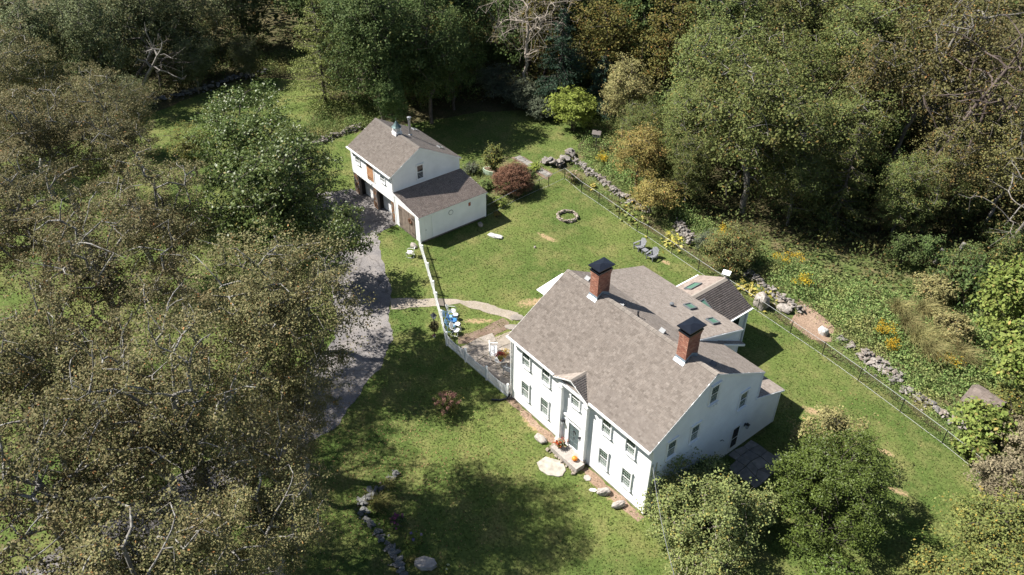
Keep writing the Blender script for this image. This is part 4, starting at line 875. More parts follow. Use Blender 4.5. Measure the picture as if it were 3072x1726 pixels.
stone_wall([(12.7, 24.1), (14.4, 23.9), (15.3, 23.7), (16.5, 23.5)], 'broad heap of pale stones along the meadow edge', 1.4, 0.75, 0.5, seed=7, dens=1.0)
stone_wall([(16.8, 23.2), (18.2, 23.1), (19.7, 22.9), (20.8, 22.5), (22.2, 23.2)], 'line of scattered stones leading to the small shed', 0.8, 0.5, 0.58, seed=8, dens=0.7)
stone_wall([(-44.3, 7.4), (-44.6, 8.9), (-44.9, 10.5), (-45.1, 13.7)], 'low stone wall at the garden edge behind the barn', 0.8, 0.7, 0.48, seed=9, dens=0.7)
stone_wall([(-66.5, -5.5), (-65.8, 1.5), (-66.8, 8), (-66, 12)], 'dark stone wall under the trees at the far lawn edge', 0.9, 0.8, 0.7, seed=10, dens=0.5, mat='lichenstone')
Wr = stone_wall([(1.0, -10.2), (1.1, -11.6), (1.45, -13.3), (2.6, -13.7), (4.3, -13.65), (5.7, -13.6), (6.6, -13.85), (7.4, -14.1), (8.4, -14.6)], 'grey lichened retaining wall on the front lawn', 0.5, 0.36, 0.46, seed=11, dens=1.0, mat='lichenstone')
def ring():
    Rg = empty('fire_ring', (-16.0, 19.4, 0), 0, 'round ring of stones on the back lawn', 'fire pit'); r = random.Random(5)
    for lay in range(2):
        n = 20 if lay == 0 else 17
        for i in range(n):
            a = 2 * math.pi * (i + 0.4 * lay) / n + r.uniform(-0.05, 0.05); rad = 0.92 + r.uniform(-0.06, 0.06); s = r.uniform(0.27, 0.38)
            link('stone', r.choice(STONES['ringstone']), Rg, (rad * math.cos(a), rad * math.sin(a), 0.1 + lay * 0.17), (r.uniform(-.3, .3), r.uniform(-.3, .3), a + 1.57), (s * 1.3, s, s * 0.8))
ring()
def boulder(name, loc, s, mat, label, seed, cat='boulder', flat=0.8, rz=0.0):
    bm = bmesh.new(); bmesh.ops.create_icosphere(bm, subdivisions=3, radius=0.5); r = random.Random(seed); ph = r.uniform(0, 9)
    for v in bm.verts:
        c = v.co; q = (abs(c.x) ** 4 + abs(c.y) ** 4 + abs(c.z) ** 4) ** 0.25; c = c * (0.5 * (1 + 0.5 / max(q, 1e-4) * 0.9)); k = 1 + 0.22 * fbm(c.x * 3.2 + ph, c.y * 3.2, c.z * 4) + 0.08 * fbm(c.z * 8 + ph, c.x * 8, c.y * 8); v.co = Vector((c.x * s[0], c.y * s[1], c.z * s[2])) * k
    me = bpy.data.meshes.new(name); bm.to_mesh(me); bm.free(); me.materials.append(MAT[mat])
    return tag(link(name, me, None, (loc[0], loc[1], s[2] * 0.3), (0, 0, rz)), label, cat)
boulder('boulder', (4.15, 22.9), (1.35, 1.25, 1.5), 'boulder', 'big round speckled boulder behind the garden room corner', 1)
boulder('boulder', (5.7, 23.9), (1.3, 0.8, 0.7), 'boulder', 'low flat grey boulder between the round boulder and the bare soil', 2)
boulder('boulder', (9.45, 23.9), (0.85, 0.6, 0.8), 'whiterock', 'pale upright boulder at the end of the bare soil patch', 3)
boulder('boulder', (-17.5, 11.9), (1.55, 0.6, 0.3), 'whiterock', 'long white rock lying in the lawn beside the barn', 4, rz=0.5)
boulder('boulder', (-19.9, 11.9), (0.6, 0.45, 0.45), 'boulder', 'small tan boulder near the rear corner of the barn lean-to', 5)
boulder('boulder', (-20.75, 5.0), (0.8, 0.5, 0.45), 'boulder', 'tan boulder at the foot of the barn corner by the picket fence', 6)
boulder('boulder', (4.35, -1.0), (1.0, 0.55, 0.45), 'granite', 'squared stone block by the house wall left of the entrance', 7, 'stone block')
boulder('boulder', (10.3, -0.75), (0.9, 0.5, 0.55), 'granite', 'squared stone block by the wall under the right windows, nearer the entrance', 8, 'stone block', rz=1.1)
boulder('boulder', (11.6, -0.75), (0.9, 0.45, 0.5), 'granite', 'squared stone block by the wall nearest the sprawling bush', 9, 'stone block', rz=1.1)
boulder('boulder', (-13.9, 13.6), (0.22, 0.22, 0.24), 'boulder', 'tiny dark stone alone in the middle of the back lawn', 10, 'stone')
def poly_stone(name, pts, z0, z1, mat, parent=None, loc=(0, 0, 0), bev=0.03):
    c = Vector((sum(p[0] for p in pts) / len(pts), sum(p[1] for p in pts) / len(pts))); ins = [c + (Vector(p) - c) * (1 - bev) for p in pts]; n = len(pts)
    b = B(); b.add([(p[0], p[1], z0) for p in pts] + [(p[0], p[1], z1 - 0.02) for p in pts] + [(p.x, p.y, z1 + R.uniform(-0.004, 0.004)) for p in ins],
                   [(i, (i + 1) % n, n + (i + 1) % n, n + i) for i in range(n)] + [(n + i, n + (i + 1) % n, 2 * n + (i + 1) % n, 2 * n + i) for i in range(n)] + [tuple(2 * n + i for i in range(n))])
    return b.obj(name, mat, parent, loc=loc)
def blob(cx, cy, rx, ry, n, jit, seed, rot=0):
    r = random.Random(seed); out = []
    for i in range(n):
        a = 2 * math.pi * i / n; k = 1 + r.uniform(-jit, jit); x, y = rx * k * math.cos(a), ry * k * math.sin(a); out.append((cx + x * math.cos(rot) - y * math.sin(rot), cy + x * math.sin(rot) + y * math.cos(rot)))
    return out
tag(poly_stone('walk_stone', blob(6.62, -1.95, 0.98, 0.74, 18, 0.09, 3, 0.3), 0, 0.07, 'paleledge'), 'large pale irregular stepping slab in front of the entrance', 'stone slab')
def steps():
    St = empty('entrance_step', (6.75, -0.7, 0), 0, 'long granite doorstep block at the front entrance', 'step')
    b = B(); b.obox((0, -0.02, 0.22), 2.5, 0.72, 0.36, (0, 0.0, 0.02)); b.obj('slab', 'granite', St)
    b = B(); b.obox((0.25, 0.47, 0.26), 1.7, 0.28, 0.36, (0, 0, 0)); b.obj('threshold', 'granite', St)
    r = random.Random(2)
    for i in range(11):
        s = r.uniform(0.16, 0.34); link('stone', r.choice(STONES['ringstone']), St, (-1.4 + i * 0.26, -0.42 + r.uniform(-0.12, 0.04), s * 0.3), (0, 0, r.uniform(0, 6)), (s * 1.3, s, s * 0.8))
    for i in range(3): link('stone', STONES['ringstone'][i], St, (-1.45, -0.2 + i * 0.25, 0.1), (0, 0, i), (0.42, 0.34, 0.3))
steps()
tag(poly_stone('paving_stone', blob(8.75, -0.75, 0.3, 0.26, 6, 0.1, 4), 0, 0.06, 'granite'), 'small grey square paver right of the entrance step', 'paver')
tag(poly_stone('paving_stone', blob(9.7, -1.15, 0.28, 0.16, 6, 0.12, 6, 0.8), 0, 0.06, 'whiterock'), 'small pale paver in the grass below the right windows', 'paver')
tag(poly_stone('paving_stone', blob(-7.0, 6.0, 0.62, 0.42, 8, 0.08, 7, 0.9), 0.0, 0.08, 'flag'), 'pale doorstep slab where the garden path meets the house', 'paver')
tag(poly_stone('paving_stone', blob(-6.3, 4.9, 0.6, 0.35, 7, 0.08, 9, 0.9), 0.0, 0.08, 'flag'), 'pale slab between the garden path slab and the patio', 'paver')
tag(poly_stone('lawn_slab', blob(7.7, -12.6, 0.72, 0.42, 7, 0.07, 12, 0.75), 0.0, 0.3, 'granite'), 'large flat grey slab beside the retaining wall on the front lawn', 'stone slab')
def flagstones(name, label, x0, x1, y0, y1, nx, ny, mat, seed, z=0.055, keep=None):
    r = random.Random(seed); P = empty(name, (x0, y0, 0), 0, label, 'patio'); g = {}
    for i in range(nx + 1):
        for j in range(ny + 1):
            jx = r.uniform(-0.28, 0.28) if 0 < i < nx else r.uniform(-0.12, 0.12); jy = r.uniform(-0.28, 0.28) if 0 < j < ny else r.uniform(-0.12, 0.12)
            g[i, j] = Vector(((i + jx) * (x1 - x0) / nx, (j + jy) * (y1 - y0) / ny))
    for i in range(nx):
        for j in range(ny):
            q = [g[i, j], g[i + 1, j], g[i + 1, j + 1], g[i, j + 1]]; c = sum(q, Vector((0, 0))) / 4
            if keep and not keep(c.x + x0, c.y + y0): continue
            pts = []
            for k in range(4):
                a, b_ = q[k], q[(k + 1) % 4]; pts.append(c + (a - c) * 0.95); pts.append(c + (a.lerp(b_, 0.5) - c) * r.uniform(0.95, 1.0))
            poly_stone('flagstone', [tuple(p) for p in pts], 0, z + r.uniform(-0.012, 0.012), mat, P)
    return P
flagstones('flagstone_patio', 'sunlit flagstone patio inside the picket fence at the house corner', -6.8, -0.1, 0.0, 5.2, 7, 5, 'flag', 4, keep=lambda x, y: x > -6.6 + 0.12 * y)
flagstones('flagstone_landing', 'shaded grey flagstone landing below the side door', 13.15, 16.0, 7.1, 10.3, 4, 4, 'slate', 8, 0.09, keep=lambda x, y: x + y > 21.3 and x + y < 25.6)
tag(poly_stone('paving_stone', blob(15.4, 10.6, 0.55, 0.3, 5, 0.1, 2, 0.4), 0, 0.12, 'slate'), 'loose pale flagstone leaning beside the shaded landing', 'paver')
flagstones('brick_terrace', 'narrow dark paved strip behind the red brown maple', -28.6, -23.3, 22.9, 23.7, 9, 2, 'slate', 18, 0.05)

# ------------------------------------------------------------------ furniture and small things
def adirondack(loc, rz, label):
    A = empty('adirondack_chair', loc, rz, label, 'chair', 'grey chairs on the back lawn')    # faces local -y
    for i in range(5): B().obox((0, -0.36 + i * 0.125, 0.36 - i * 0.028), 0.56, 0.112, 0.025, (-0.22, 0, 0)).obj('seat_slat', 'greypoly', A)
    n = 5
    for i in range(n):
        x = (i - 2) * 0.125; top = (0.86, 0.93, 0.97, 0.93, 0.86)[i]
        b = B(); b.add([(x - 0.058, 0.2, 0.28), (x + 0.058, 0.2, 0.28), (x + 0.058 + x * 0.12, 0.2 + (top - .22) * .42, top), (x - 0.058 + x * 0.12, 0.2 + (top - .22) * .42, top),
                        (x - 0.058, 0.23, 0.28), (x + 0.058, 0.23, 0.28), (x + 0.058 + x * 0.12, 0.23 + (top - .22) * .42, top), (x - 0.058 + x * 0.12, 0.23 + (top - .22) * .42, top)], [(0, 1, 2, 3), (7, 6, 5, 4), (0, 4, 5, 1), (1, 5, 6, 2), (2, 6, 7, 3), (3, 7, 4, 0)])
        b.obj('back_slat', 'greypoly', A)
    for s in (-1, 1):
        B().obox((s * 0.36, -0.06, 0.56), 0.13, 0.78, 0.028, (0.05, 0, 0)).obj('armrest', 'greypoly', A)
        B().box(s * 0.33 - 0.02, s * 0.33 + 0.02, -0.44, -0.32, 0, 0.55).obj('leg', 'greypoly', A)
        B().bar((s * 0.305, -0.42, 0.33), (s * 0.305, 0.52, 0.05), 0.03, 0.13).obj('side_rail', 'greypoly', A)
        B().bar((s * 0.33, 0.3, 0.02), (s * 0.33, 0.3, 0.57), 0.03, 0.1, (0, 1, 0)).obj('leg', 'greypoly', A)
adirondack((-7.97, 21.0, 0), -0.12, 'grey slatted lawn chair farther from the house, nearest the gate')
adirondack((-6.2, 20.8, 0), 0.12, 'grey slatted lawn chair nearer the house chimney')
def side_table(loc, rz):
    T = empty('side_table', loc, rz, 'small square grey slatted table between the two grey lawn chairs', 'table')
    for i in range(4): B().box(-0.24, 0.24, -0.235 + i * 0.12, -0.235 + i * 0.12 + 0.108, 0.43, 0.455).obj('slat', 'greypoly', T)
    for x in (-0.2, 0.2):
        for y in (-0.19, 0.19): B().box(x - 0.022, x + 0.022, y - 0.022, y + 0.022, 0, 0.43).obj('leg', 'greypoly', T)
    for x in (-0.2, 0.2): B().box(x - 0.015, x + 0.015, -0.17, 0.17, 0.1, 0.14).obj('stretcher', 'greypoly', T)
side_table((-7.1, 20.8, 0), 0.0)
def shell_chair(loc, rz, label, mat, name='metal_lawn_chair', glider=False, backmat=None, group=None, cush=False):
    A = empty(name, loc, rz, label, 'chair', group)     # faces -y
    s = B(); n = 16; rx, ry = (0.27, 0.25)
    for (zc, yc, tilt) in ((0.40, -0.02, -0.08),):
        pts = [(rx * abs(math.cos(t)) ** 0.7 * math.copysign(1, math.cos(t)), yc + ry * abs(math.sin(t)) ** 0.7 * math.copysign(1, math.sin(t))) for t in [2 * math.pi * i / n for i in range(n)]]
        s.add([(x, y, zc + (y - yc) * tilt) for x, y in pts] + [(x * .93, yc + (y - yc) * .93, zc + 0.03 + (y - yc) * tilt) for x, y in pts], [tuple(range(n - 1, -1, -1)), tuple(range(n, 2 * n))] + [(i, (i + 1) % n, n + (i + 1) % n, n + i) for i in range(n)])
    s.obj('seat', mat, A)
    bk = B(); pts = [(0.29 * abs(math.cos(t)) ** 0.8 * math.copysign(1, math.cos(t)), 0.30 * math.sin(t)) for t in [2 * math.pi * i / n for i in range(n)]]
    V = [(x, 0.27 + 0.28 * (z + 0.3) + 0.05 * (1 - (x / 0.29) ** 2), 0.70 + z) for x, z in pts]
    bk.add(V + [(x, y + 0.025, z) for x, y, z in V], [tuple(range(n)), tuple(range(2 * n - 1, n - 1, -1))] + [(i, n + i, n + (i + 1) % n, (i + 1) % n) for i in range(n)])
    bk.obj('backrest', backmat or mat, A)
    for sd in (-1, 1):
        x = sd * 0.31
        B().tube([(x, 0.40, 0.72), (x, 0.25, 0.64), (x, -0.2, 0.62), (x, -0.29, 0.52), (x, -0.27, 0.12), (x, -0.16, 0.025), (x, 0.34, 0.025)], 0.019, 6).obj('arm_tube', mat if backmat is None else 'metalwhite', A)
    B().tube([(-0.31, 0.33, 0.025), (0.31, 0.33, 0.025)], 0.018, 6).obj('base_tube', mat, A); B().tube([(-0.28, -0.1, 0.38), (0.28, -0.1, 0.38)], 0.018, 6).obj('seat_rail', mat, A)
    if cush: B().obox((0, -0.02, 0.455), 0.44, 0.42, 0.05, (0, 0, 0)).obj('cushion', 'cushion', A)
FA = math.radians(140)
shell_chair((-10.52, 2.1, 0), FA, 'white round-backed metal lawn chair beside the gravel path', 'metalwhite')
shell_chair((-9.5, 1.5, 0), FA, 'blue metal lawn chair between two small white tables', 'blue')
shell_chair((-8.35, 0.95, 0), FA - 0.35, 'white metal lawn chair nearest the fence corner', 'metalwhite')
shell_chair((-10.05, 1.45, 0), FA, 'pale blue metal lawn chair partly behind a small round table', 'paleblue')
shell_chair((-9.0, 0.95, 0), FA, 'second pale blue metal chair tucked behind the lower round table', 'paleblue')
shell_chair((-19.7, 3.95, 0), -0.75, 'white metal chair with floral cushion by the barn corner', 'metalwhite', cush=True)
def round_table(loc, label):
    T = empty('round_table', loc, 0, label, 'table', 'small round tables among the lawn chairs')
    B().lathe([(0.0, 0.45), (0.21, 0.45), (0.22, 0.47), (0.21, 0.49), (0.0, 0.49)], 18).obj('table_top', 'metalwhite', T)
    for i in range(3):
        a = i * 2.09; B().tube([(0.12 * math.cos(a), 0.12 * math.sin(a), 0.45), (0.2 * math.cos(a), 0.2 * math.sin(a), 0.0)], 0.014, 6).obj('leg', 'metalwhite', T)
round_table((-9.9, 2.0, 0), 'small round white table between the white and blue lawn chairs, nearer the path')
round_table((-8.85, 1.45, 0), 'small round white table just above the white chair by the fence corner')
def bench(loc, rz, label, wd=1.25, mat='metalwhite', cat='bench'):
    A = empty('garden_bench', loc, rz, label, cat)
    for i in range(4): B().box(-wd / 2, wd / 2, -0.24 + i * 0.125, -0.24 + i * 0.125 + 0.1, 0.42, 0.445).obj('seat_slat', mat, A)
    n = int(wd / 0.09)
    for i in range(n): 
        x = -wd / 2 + 0.04 + i * (wd - 0.08) / (n - 1); B().bar((x, 0.24, 0.46), (x, 0.34, 0.86), 0.035, 0.018, (0, 1, 0)).obj('back_slat', mat, A)
    B().bar((-wd / 2, 0.345, 0.9), (wd / 2, 0.345, 0.9), 0.05, 0.06).obj('top_rail', mat, A)
    for s in (-1, 1):
        x = s * wd / 2
        B().box(x - 0.025, x + 0.025, -0.27, -0.22, 0, 0.64).obj('leg', mat, A); B().bar((x, 0.24, 0), (x, 0.35, 0.92), 0.05, 0.05, (0, 1, 0)).obj('leg', mat, A); B().box(x - 0.03, x + 0.03, -0.29, 0.3, 0.64, 0.67).obj('armrest', mat, A)
bench((-4.5, 1.75, 0.055), math.radians(143), 'white slatted garden bench in the middle of the patio')
bench((-2.1, 1.35, 0.055), math.radians(205), 'grey white garden seat against the house wall at the patio', 0.7, 'plaque', 'chair')
def lamp_post():
    A = empty('lamp_post', (-9.3, -0.44, 0), 0, 'black lantern on a post with a bushy vine beside the picket fence', 'lamp post')
    B().lathe([(0.06, 0), (0.05, 0.1), (0.04, 0.12), (0.04, 1.55), (0.06, 1.58), (0.05, 1.64), (0.09, 1.66)], 10).obj('post', 'black', A)
    B().bar((-0.2, 0, 1.4), (0.2, 0, 1.4), 0.02, 0.02).obj('crossbar', 'black', A)
    g = B(); g.add([(sx * 0.09, sy * 0.09, 1.66) for sx, sy in ((-1, -1), (1, -1), (1, 1), (-1, 1))] + [(sx * 0.16, sy * 0.16, 1.98) for sx, sy in ((-1, -1), (1, -1), (1, 1), (-1, 1))], [(0, 1, 5, 4), (1, 2, 6, 5), (2, 3, 7, 6), (3, 0, 4, 7)]); g.obj('glass', 'frost', A)
    fr = B()
    for sx, sy in ((-1, -1), (1, -1), (1, 1), (-1, 1)): fr.bar((sx * 0.093, sy * 0.093, 1.66), (sx * 0.165, sy * 0.165, 1.98), 0.022, 0.022)
    fr.obj('frame', 'black', A)
    t = B(); t.add([(-0.2, -0.2, 1.985), (0.2, -0.2, 1.985), (0.2, 0.2, 1.985), (-0.2, 0.2, 1.985), (-0.06, -0.06, 2.14), (0.06, -0.06, 2.14), (0.06, 0.06, 2.14), (-0.06, 0.06, 2.14)], [(3, 2, 1, 0), (0, 1, 5, 4), (1, 2, 6, 5), (2, 3, 7, 6), (3, 0, 4, 7), (4, 5, 6, 7)]); t.box(-0.04, 0.04, -0.04, 0.04, 2.141, 2.22); t.obj('lantern_roof', 'black', A)
    return A
LAMP = lamp_post()
def wire():
    b = B(); a = Vector((13.1, 0.1, 4.45)); e = Vector((20.6, -6.9, 8.6)); pts = []
    for i in range(14): 
        t = i / 13; p = a.lerp(e, t); p.z -= 0.5 * math.sin(math.pi * t); pts.append(p)
    b.tube(pts, 0.017, 5); tag(b.obj('service_wire', 'greymetal'), 'overhead service wire running from the house corner over the bush', 'cable')
    b = B(); b.tube([p + Vector((0.12, 0.1, -0.12 * math.sin(math.pi * i / 13))) for i, p in enumerate(pts)], 0.012, 5)
    tag(b.obj('service_wire', 'black'), 'thin dark second wire beside the service wire over the bush', 'cable')
wire()
def white_post():
    b = B(); b.lathe([(0.07, 0), (0.055, 0.05), (0.05, 1.1), (0.07, 1.12), (0.07, 1.18), (0.035, 1.2), (0.08, 1.27), (0.06, 1.36), (0.01, 1.4)], 12)
    tag(b.obj('lawn_post', 'white', loc=(10.6, -11.6, 0)), 'white turned post at the bottom edge of the front lawn', 'post')
white_post()
def hose():
    b = B(); b.tube([(17.3, -3.2, 0.05), (17.55, -2.7, 0.06), (17.75, -2.35, 0.06)], 0.06, 8); tag(b.obj('drain_pipe', 'black'), 'short black drain pipe lying in the grass by the bush', 'pipe')
hose()
def bird_house():
    A = empty('bird_house', (-24.5, 31.0, 0), 0.6, 'grey bird house on a pole above the stone wall', 'bird house')
    B().box(-0.05, 0.05, -0.05, 0.05, 0, 1.7).obj('pole', 'oldwood', A); bd = B().box(-0.38, 0.38, -0.28, 0.28, 1.7, 2.1).obj('body', 'plaque', A)
    for i in range(3): B().box(-0.28 + i * 0.22, -0.16 + i * 0.22, -0.3, -0.281, 1.8, 1.95).obj('hole', 'dark', bd)
    r = B(); r.add([(-0.48, -0.4, 2.08), (0.48, -0.4, 2.08), (0.48, 0, 2.4), (-0.48, 0, 2.4), (0.48, 0.4, 2.08), (-0.48, 0.4, 2.08)], [(0, 1, 2, 3), (3, 2, 4, 5), (0, 3, 5), (1, 4, 2)]); r.obj('roof', 'oldwood', A); B().box(-0.05, 0.05, -0.05, 0.05, 2.36, 2.5).obj('finial', 'dark', A)
bird_house()
def shed():
    A = empty('garden_shed', (21.5, 25.2, 0), 0.0, 'small grey-brown shed with gable roof half hidden by bright leaves', 'shed')
    b = B(); b.box(-0.95, 0.95, -1.0, 1.0, 0, 1.25); b.add([(-0.95, -1.0, 1.25), (-0.95, 1.0, 1.25), (-0.95, 0, 1.75)], [(0, 1, 2)]); b.add([(0.95, -1.0, 1.25), (0.95, 1.0, 1.25), (0.95, 0, 1.75)], [(0, 1, 2)]); b.obj('wall', 'oldwood', A)
    r = B(); slab(r, (-1.15, -1.25, 1.15), (2.3, 0, 0), (0, 1.25, 0.68), 0.05); slab(r, (1.15, 1.25, 1.15), (-2.3, 0, 0), (0, -1.25, 0.68), 0.05); ro = r.obj('roof', 'oldwood', A)
    shingles((-1.15, -1.26, 1.155), (2.3, 0, 0), (0, 1.25, 0.68), ro, MAT['shingle_dark'], ex=0.2); shingles((1.15, 1.26, 1.155), (-2.3, 0, 0), (0, -1.25, 0.68), ro, MAT['shingle_dark'], ex=0.2)
    B().box(-0.3, 0.3, -1.03, -1.002, 0.1, 1.15).obj('door', 'tan', A)
shed()
def logs():
    for i, (x, y, h, lx, ly, lab) in enumerate(((10.9, 40.8, 2.6, 0.3, 0.1, 'taller grey broken trunk standing in the shaded wood'), (9.8, 40.3, 1.5, 0.1, 0.1, 'shorter grey broken trunk beside the taller one'))):
        b = B(); b.tube([(0, 0, 0), (lx * 0.5, ly * 0.5, h * 0.5), (lx, ly, h)], [0.26, 0.22, 0.18], 9); tag(b.obj('broken_trunk', 'palebark', loc=(x, y, 0)), lab, 'trunk')
logs()
def planter_bed():
    A = empty('raised_bed', (-27.1, 18.9, 0), 0.5, 'pale green metal raised bed with tall leafy plants behind the barn', 'planter')
    b = B(); p = blob(0, 0, 1.15, 0.55, 18, 0.0, 1); b.prism(p, 0, 0.55); b.obj('tub', 'bedgreen', A)
    B().prism(blob(0, 0, 1.05, 0.47, 18, 0.0, 1), 0.5, 0.552).obj('soil', 'mulch', A)
planter_bed()

# ------------------------------------------------------------------ vegetation
def leaves_mesh(name, P, size, mat, rng, up=0.5, out=None, wide=0.62, sizevar=0.35):
    n = len(P); N = rng.normal(size=(n, 3)); N /= np.linalg.norm(N, axis=1, keepdims=True)
    N[:, 2] = np.abs(N[:, 2]) * 0.6 + up
    if out is not None: N = N + out * 0.5
    N /= np.linalg.norm(N, axis=1, keepdims=True)
    T = rng.normal(size=(n, 3)); T -= N * (T * N).sum(1, keepdims=True); T /= np.linalg.norm(T, axis=1, keepdims=True); Bn = np.cross(N, T)
    s = (size * (1 + sizevar * rng.uniform(-1, 1, size=n)))[:, None]
    V = np.empty((n, 4, 3), dtype=np.float32)
    V[:, 0] = P - T * s * 0.5; V[:, 1] = P + Bn * s * 0.5 * wide + N * s * 0.08; V[:, 2] = P + T * s * 0.5; V[:, 3] = P - Bn * s * 0.5 * wide + N * s * 0.08
    Q = np.arange(n * 4).reshape(n, 4)
    return np_mesh(name, V.reshape(-1, 3), Q, mat)
def tubes_mesh(name, segs, mat):
    """segs: list of (p, q, r0, r1)"""
    P = np.array([s[0] for s in segs], dtype=np.float32); Qp = np.array([s[1] for s in segs], dtype=np.float32); r0 = np.array([s[2] for s in segs]); r1 = np.array([s[3] for s in segs])
    D = Qp - P; L = np.linalg.norm(D, axis=1, keepdims=True) + 1e-9; D = D / L
    A = np.cross(D, np.where(np.abs(D[:, 2:3]) > 0.9, [[1.0, 0, 0]], [[0, 0, 1.0]])); A /= np.linalg.norm(A, axis=1, keepdims=True) + 1e-9; Bv = np.cross(D, A)
    k = 5; n = len(segs); V = np.empty((n, 2, k, 3), dtype=np.float32)
    for j in range(k):
        t = 2 * math.pi * j / k; d = A * math.cos(t) + Bv * math.sin(t)
        V[:, 0, j] = P + d * r0[:, None]; V[:, 1, j] = Qp + d * r1[:, None]
    base = (np.arange(n) * 2 * k)[:, None]; F = []
    for j in range(k):
        F.append(np.concatenate([base + j, base + (j + 1) % k, base + k + (j + 1) % k, base + k + j], 1))
    return np_mesh(name, V.reshape(-1, 3), np.concatenate(F, 0), mat, True)
def skeleton(rng, base_nodes, targets, wiggle=0.12, seg=0.9, rmin=0.012, rexp=2.4, droop=0.0):
    """join targets to a trunk polyline; returns segments with pipe-model radii"""
    nodes = [np.array(p, float) for p in base_nodes]; par = [-1] + list(range(len(base_nodes) - 1)); depth = [0.0] * len(nodes)
    for i in range(1, len(nodes)): depth[i] = depth[i - 1] + np.linalg.norm(nodes[i] - nodes[i - 1])
    order = np.argsort([np.min(np.linalg.norm(np.array(nodes) - t, axis=1)) for t in targets]); tips = []
    for ti in order:
        t = targets[ti]; A = np.array(nodes); d = np.linalg.norm(A - t, axis=1)
        cost = d * (1 + 0.9 * np.maximum(0, (A[:, 2] - t[2]) / (d + 0.01))) + 0.12 * np.array(depth)
        cost[:max(1, len(base_nodes) // 3)] += 3.0
        j = int(np.argmin(cost)); p = nodes[j]; L = np.linalg.norm(t - p); k = max(1, int(L / seg)); prev = j
        sag = np.array([0, 0, 1.0]) * L * 0.10; bw = rng.normal(size=3) * wiggle * L * 0.75; b2 = rng.normal(size=3) * wiggle * L * 0.25
        for s in range(1, k + 1):
            f = s / k; q = p + (t - p) * f + bw * math.sin(math.pi * f) + b2 * math.sin(2 * math.pi * f) + sag * math.sin(math.pi * f) * (1 if droop == 0 else -droop)
            nodes.append(q); par.append(prev); depth.append(depth[prev] + np.linalg.norm(q - nodes[prev])); prev = len(nodes) - 1
        tips.append(prev)
    n = len(nodes); load = np.zeros(n)
    for t in tips: load[t] += 1
    for i in range(n - 1, 0, -1):
        if load[i] == 0: load[i] = 0.5
        load[par[i]] += load[i]
    return nodes, par, load, tips
def make_tree(seed, H, cz, rx, rz, K, nleaf, leaf, mat, bark, tr=0.3, lean=(0, 0), shell=0.45, spread=0.16, flatten=0.62, stems=1, up=0.5, low=-0.75, lobes=7, tips_r=0.014, wide=0.62, ry=None, bare=False):
    rng = np.random.default_rng(seed); ry = ry or rx
    # uneven crown outline
    ld = rng.normal(size=(lobes, 3)); ld /= np.linalg.norm(ld, axis=1, keepdims=True); lw = rng.uniform(-0.42, 0.34, size=lobes)
    def env(D): return 0.86 + (np.exp((D @ ld.T - 1) * 5.0) * lw).sum(1)
    D = rng.normal(size=(K * 3, 3)); D /= np.linalg.norm(D, axis=1, keepdims=True); D = D[D[:, 2] > low][:K]
    fr = rng.uniform(0, 1, size=len(D)) ** shell
    off = np.array([lean[0], lean[1], 0.0])
    T = D * fr[:, None] * env(D)[:, None] * np.array([rx, ry, rz]) + np.array([0, 0, cz]) + off
    T[:, 2] = np.maximum(T[:, 2], 0.25)
    segs = []
    allT = []
    for st in range(stems):
        sel = T[st::stems]
        b0 = np.array([0, 0, 0.0]) if stems == 1 else np.array([rng.uniform(-0.3, 0.3) * rx * 0.35, rng.uniform(-0.3, 0.3) * ry * 0.35, 0])
        top = np.array([0, 0, cz + rz * 0.35]) + off if stems == 1 else sel.mean(0) + np.array([0, 0, rz * 0.2])
        m = max(4, int(np.linalg.norm(top - b0) / 1.2)); base = []
        for i in range(m + 1):
            f = i / m; p = b0 + (top - b0) * f; p[:2] += rng.normal(size=2) * 0.035 * H * math.sin(math.pi * f) * 0.5; base.append(p)
        nodes, par, load, tips = skeleton(rng, base, sel, seg=max(0.3, rx * 0.10))
        tot = load[0]; r = np.maximum(tips_r, tr * (load / tot) ** 0.46 * (1.0 if stems == 1 else 0.8))
        for i in range(1, len(nodes)): segs.append((nodes[par[i]], nodes[i], min(r[par[i]], r[i] * 1.7), r[i]))
        # fine twigs at the tips
        for t in tips:
            for _ in range(1 if not bare else 5):
                q = nodes[t] + rng.normal(size=3) * rx * spread * 0.9; segs.append((nodes[t], q, tips_r * 1.1, tips_r * 0.5))
                if bare:
                    for _ in range(2): segs.append((q, q + rng.normal(size=3) * rx * spread * 0.6, tips_r * 0.7, tips_r * 0.35))
    tm = tubes_mesh('trunk', segs, bark)
    if bare: return tm, None
    w = rng.uniform(0.4, 1.6, size=len(T)); cnt = np.maximum(3, (w / w.sum() * nleaf)).astype(int)
    C = np.repeat(T, cnt, 0); cs = np.repeat(rng.uniform(0.65, 1.25, size=len(T)), cnt)[:, None]
    sub = rng.normal(size=(len(T), 6, 3)) * 0.95; idx = np.repeat(np.arange(len(T)), cnt); g = sub[idx, rng.integers(0, 6, size=len(C))] + rng.normal(size=C.shape) * 0.42
    P = C + g * np.array([rx, ry, (rx + rz) * 0.5 * flatten]) * spread * cs
    P[:, 2] = np.maximum(P[:, 2], 0.06)
    O = (P - np.array([0, 0, cz]) - off) / np.array([rx, ry, rz]); O /= np.linalg.norm(O, axis=1, keepdims=True) + 1e-6
    return tm, leaves_mesh('crown', P, leaf, mat, rng, up, O, wide)
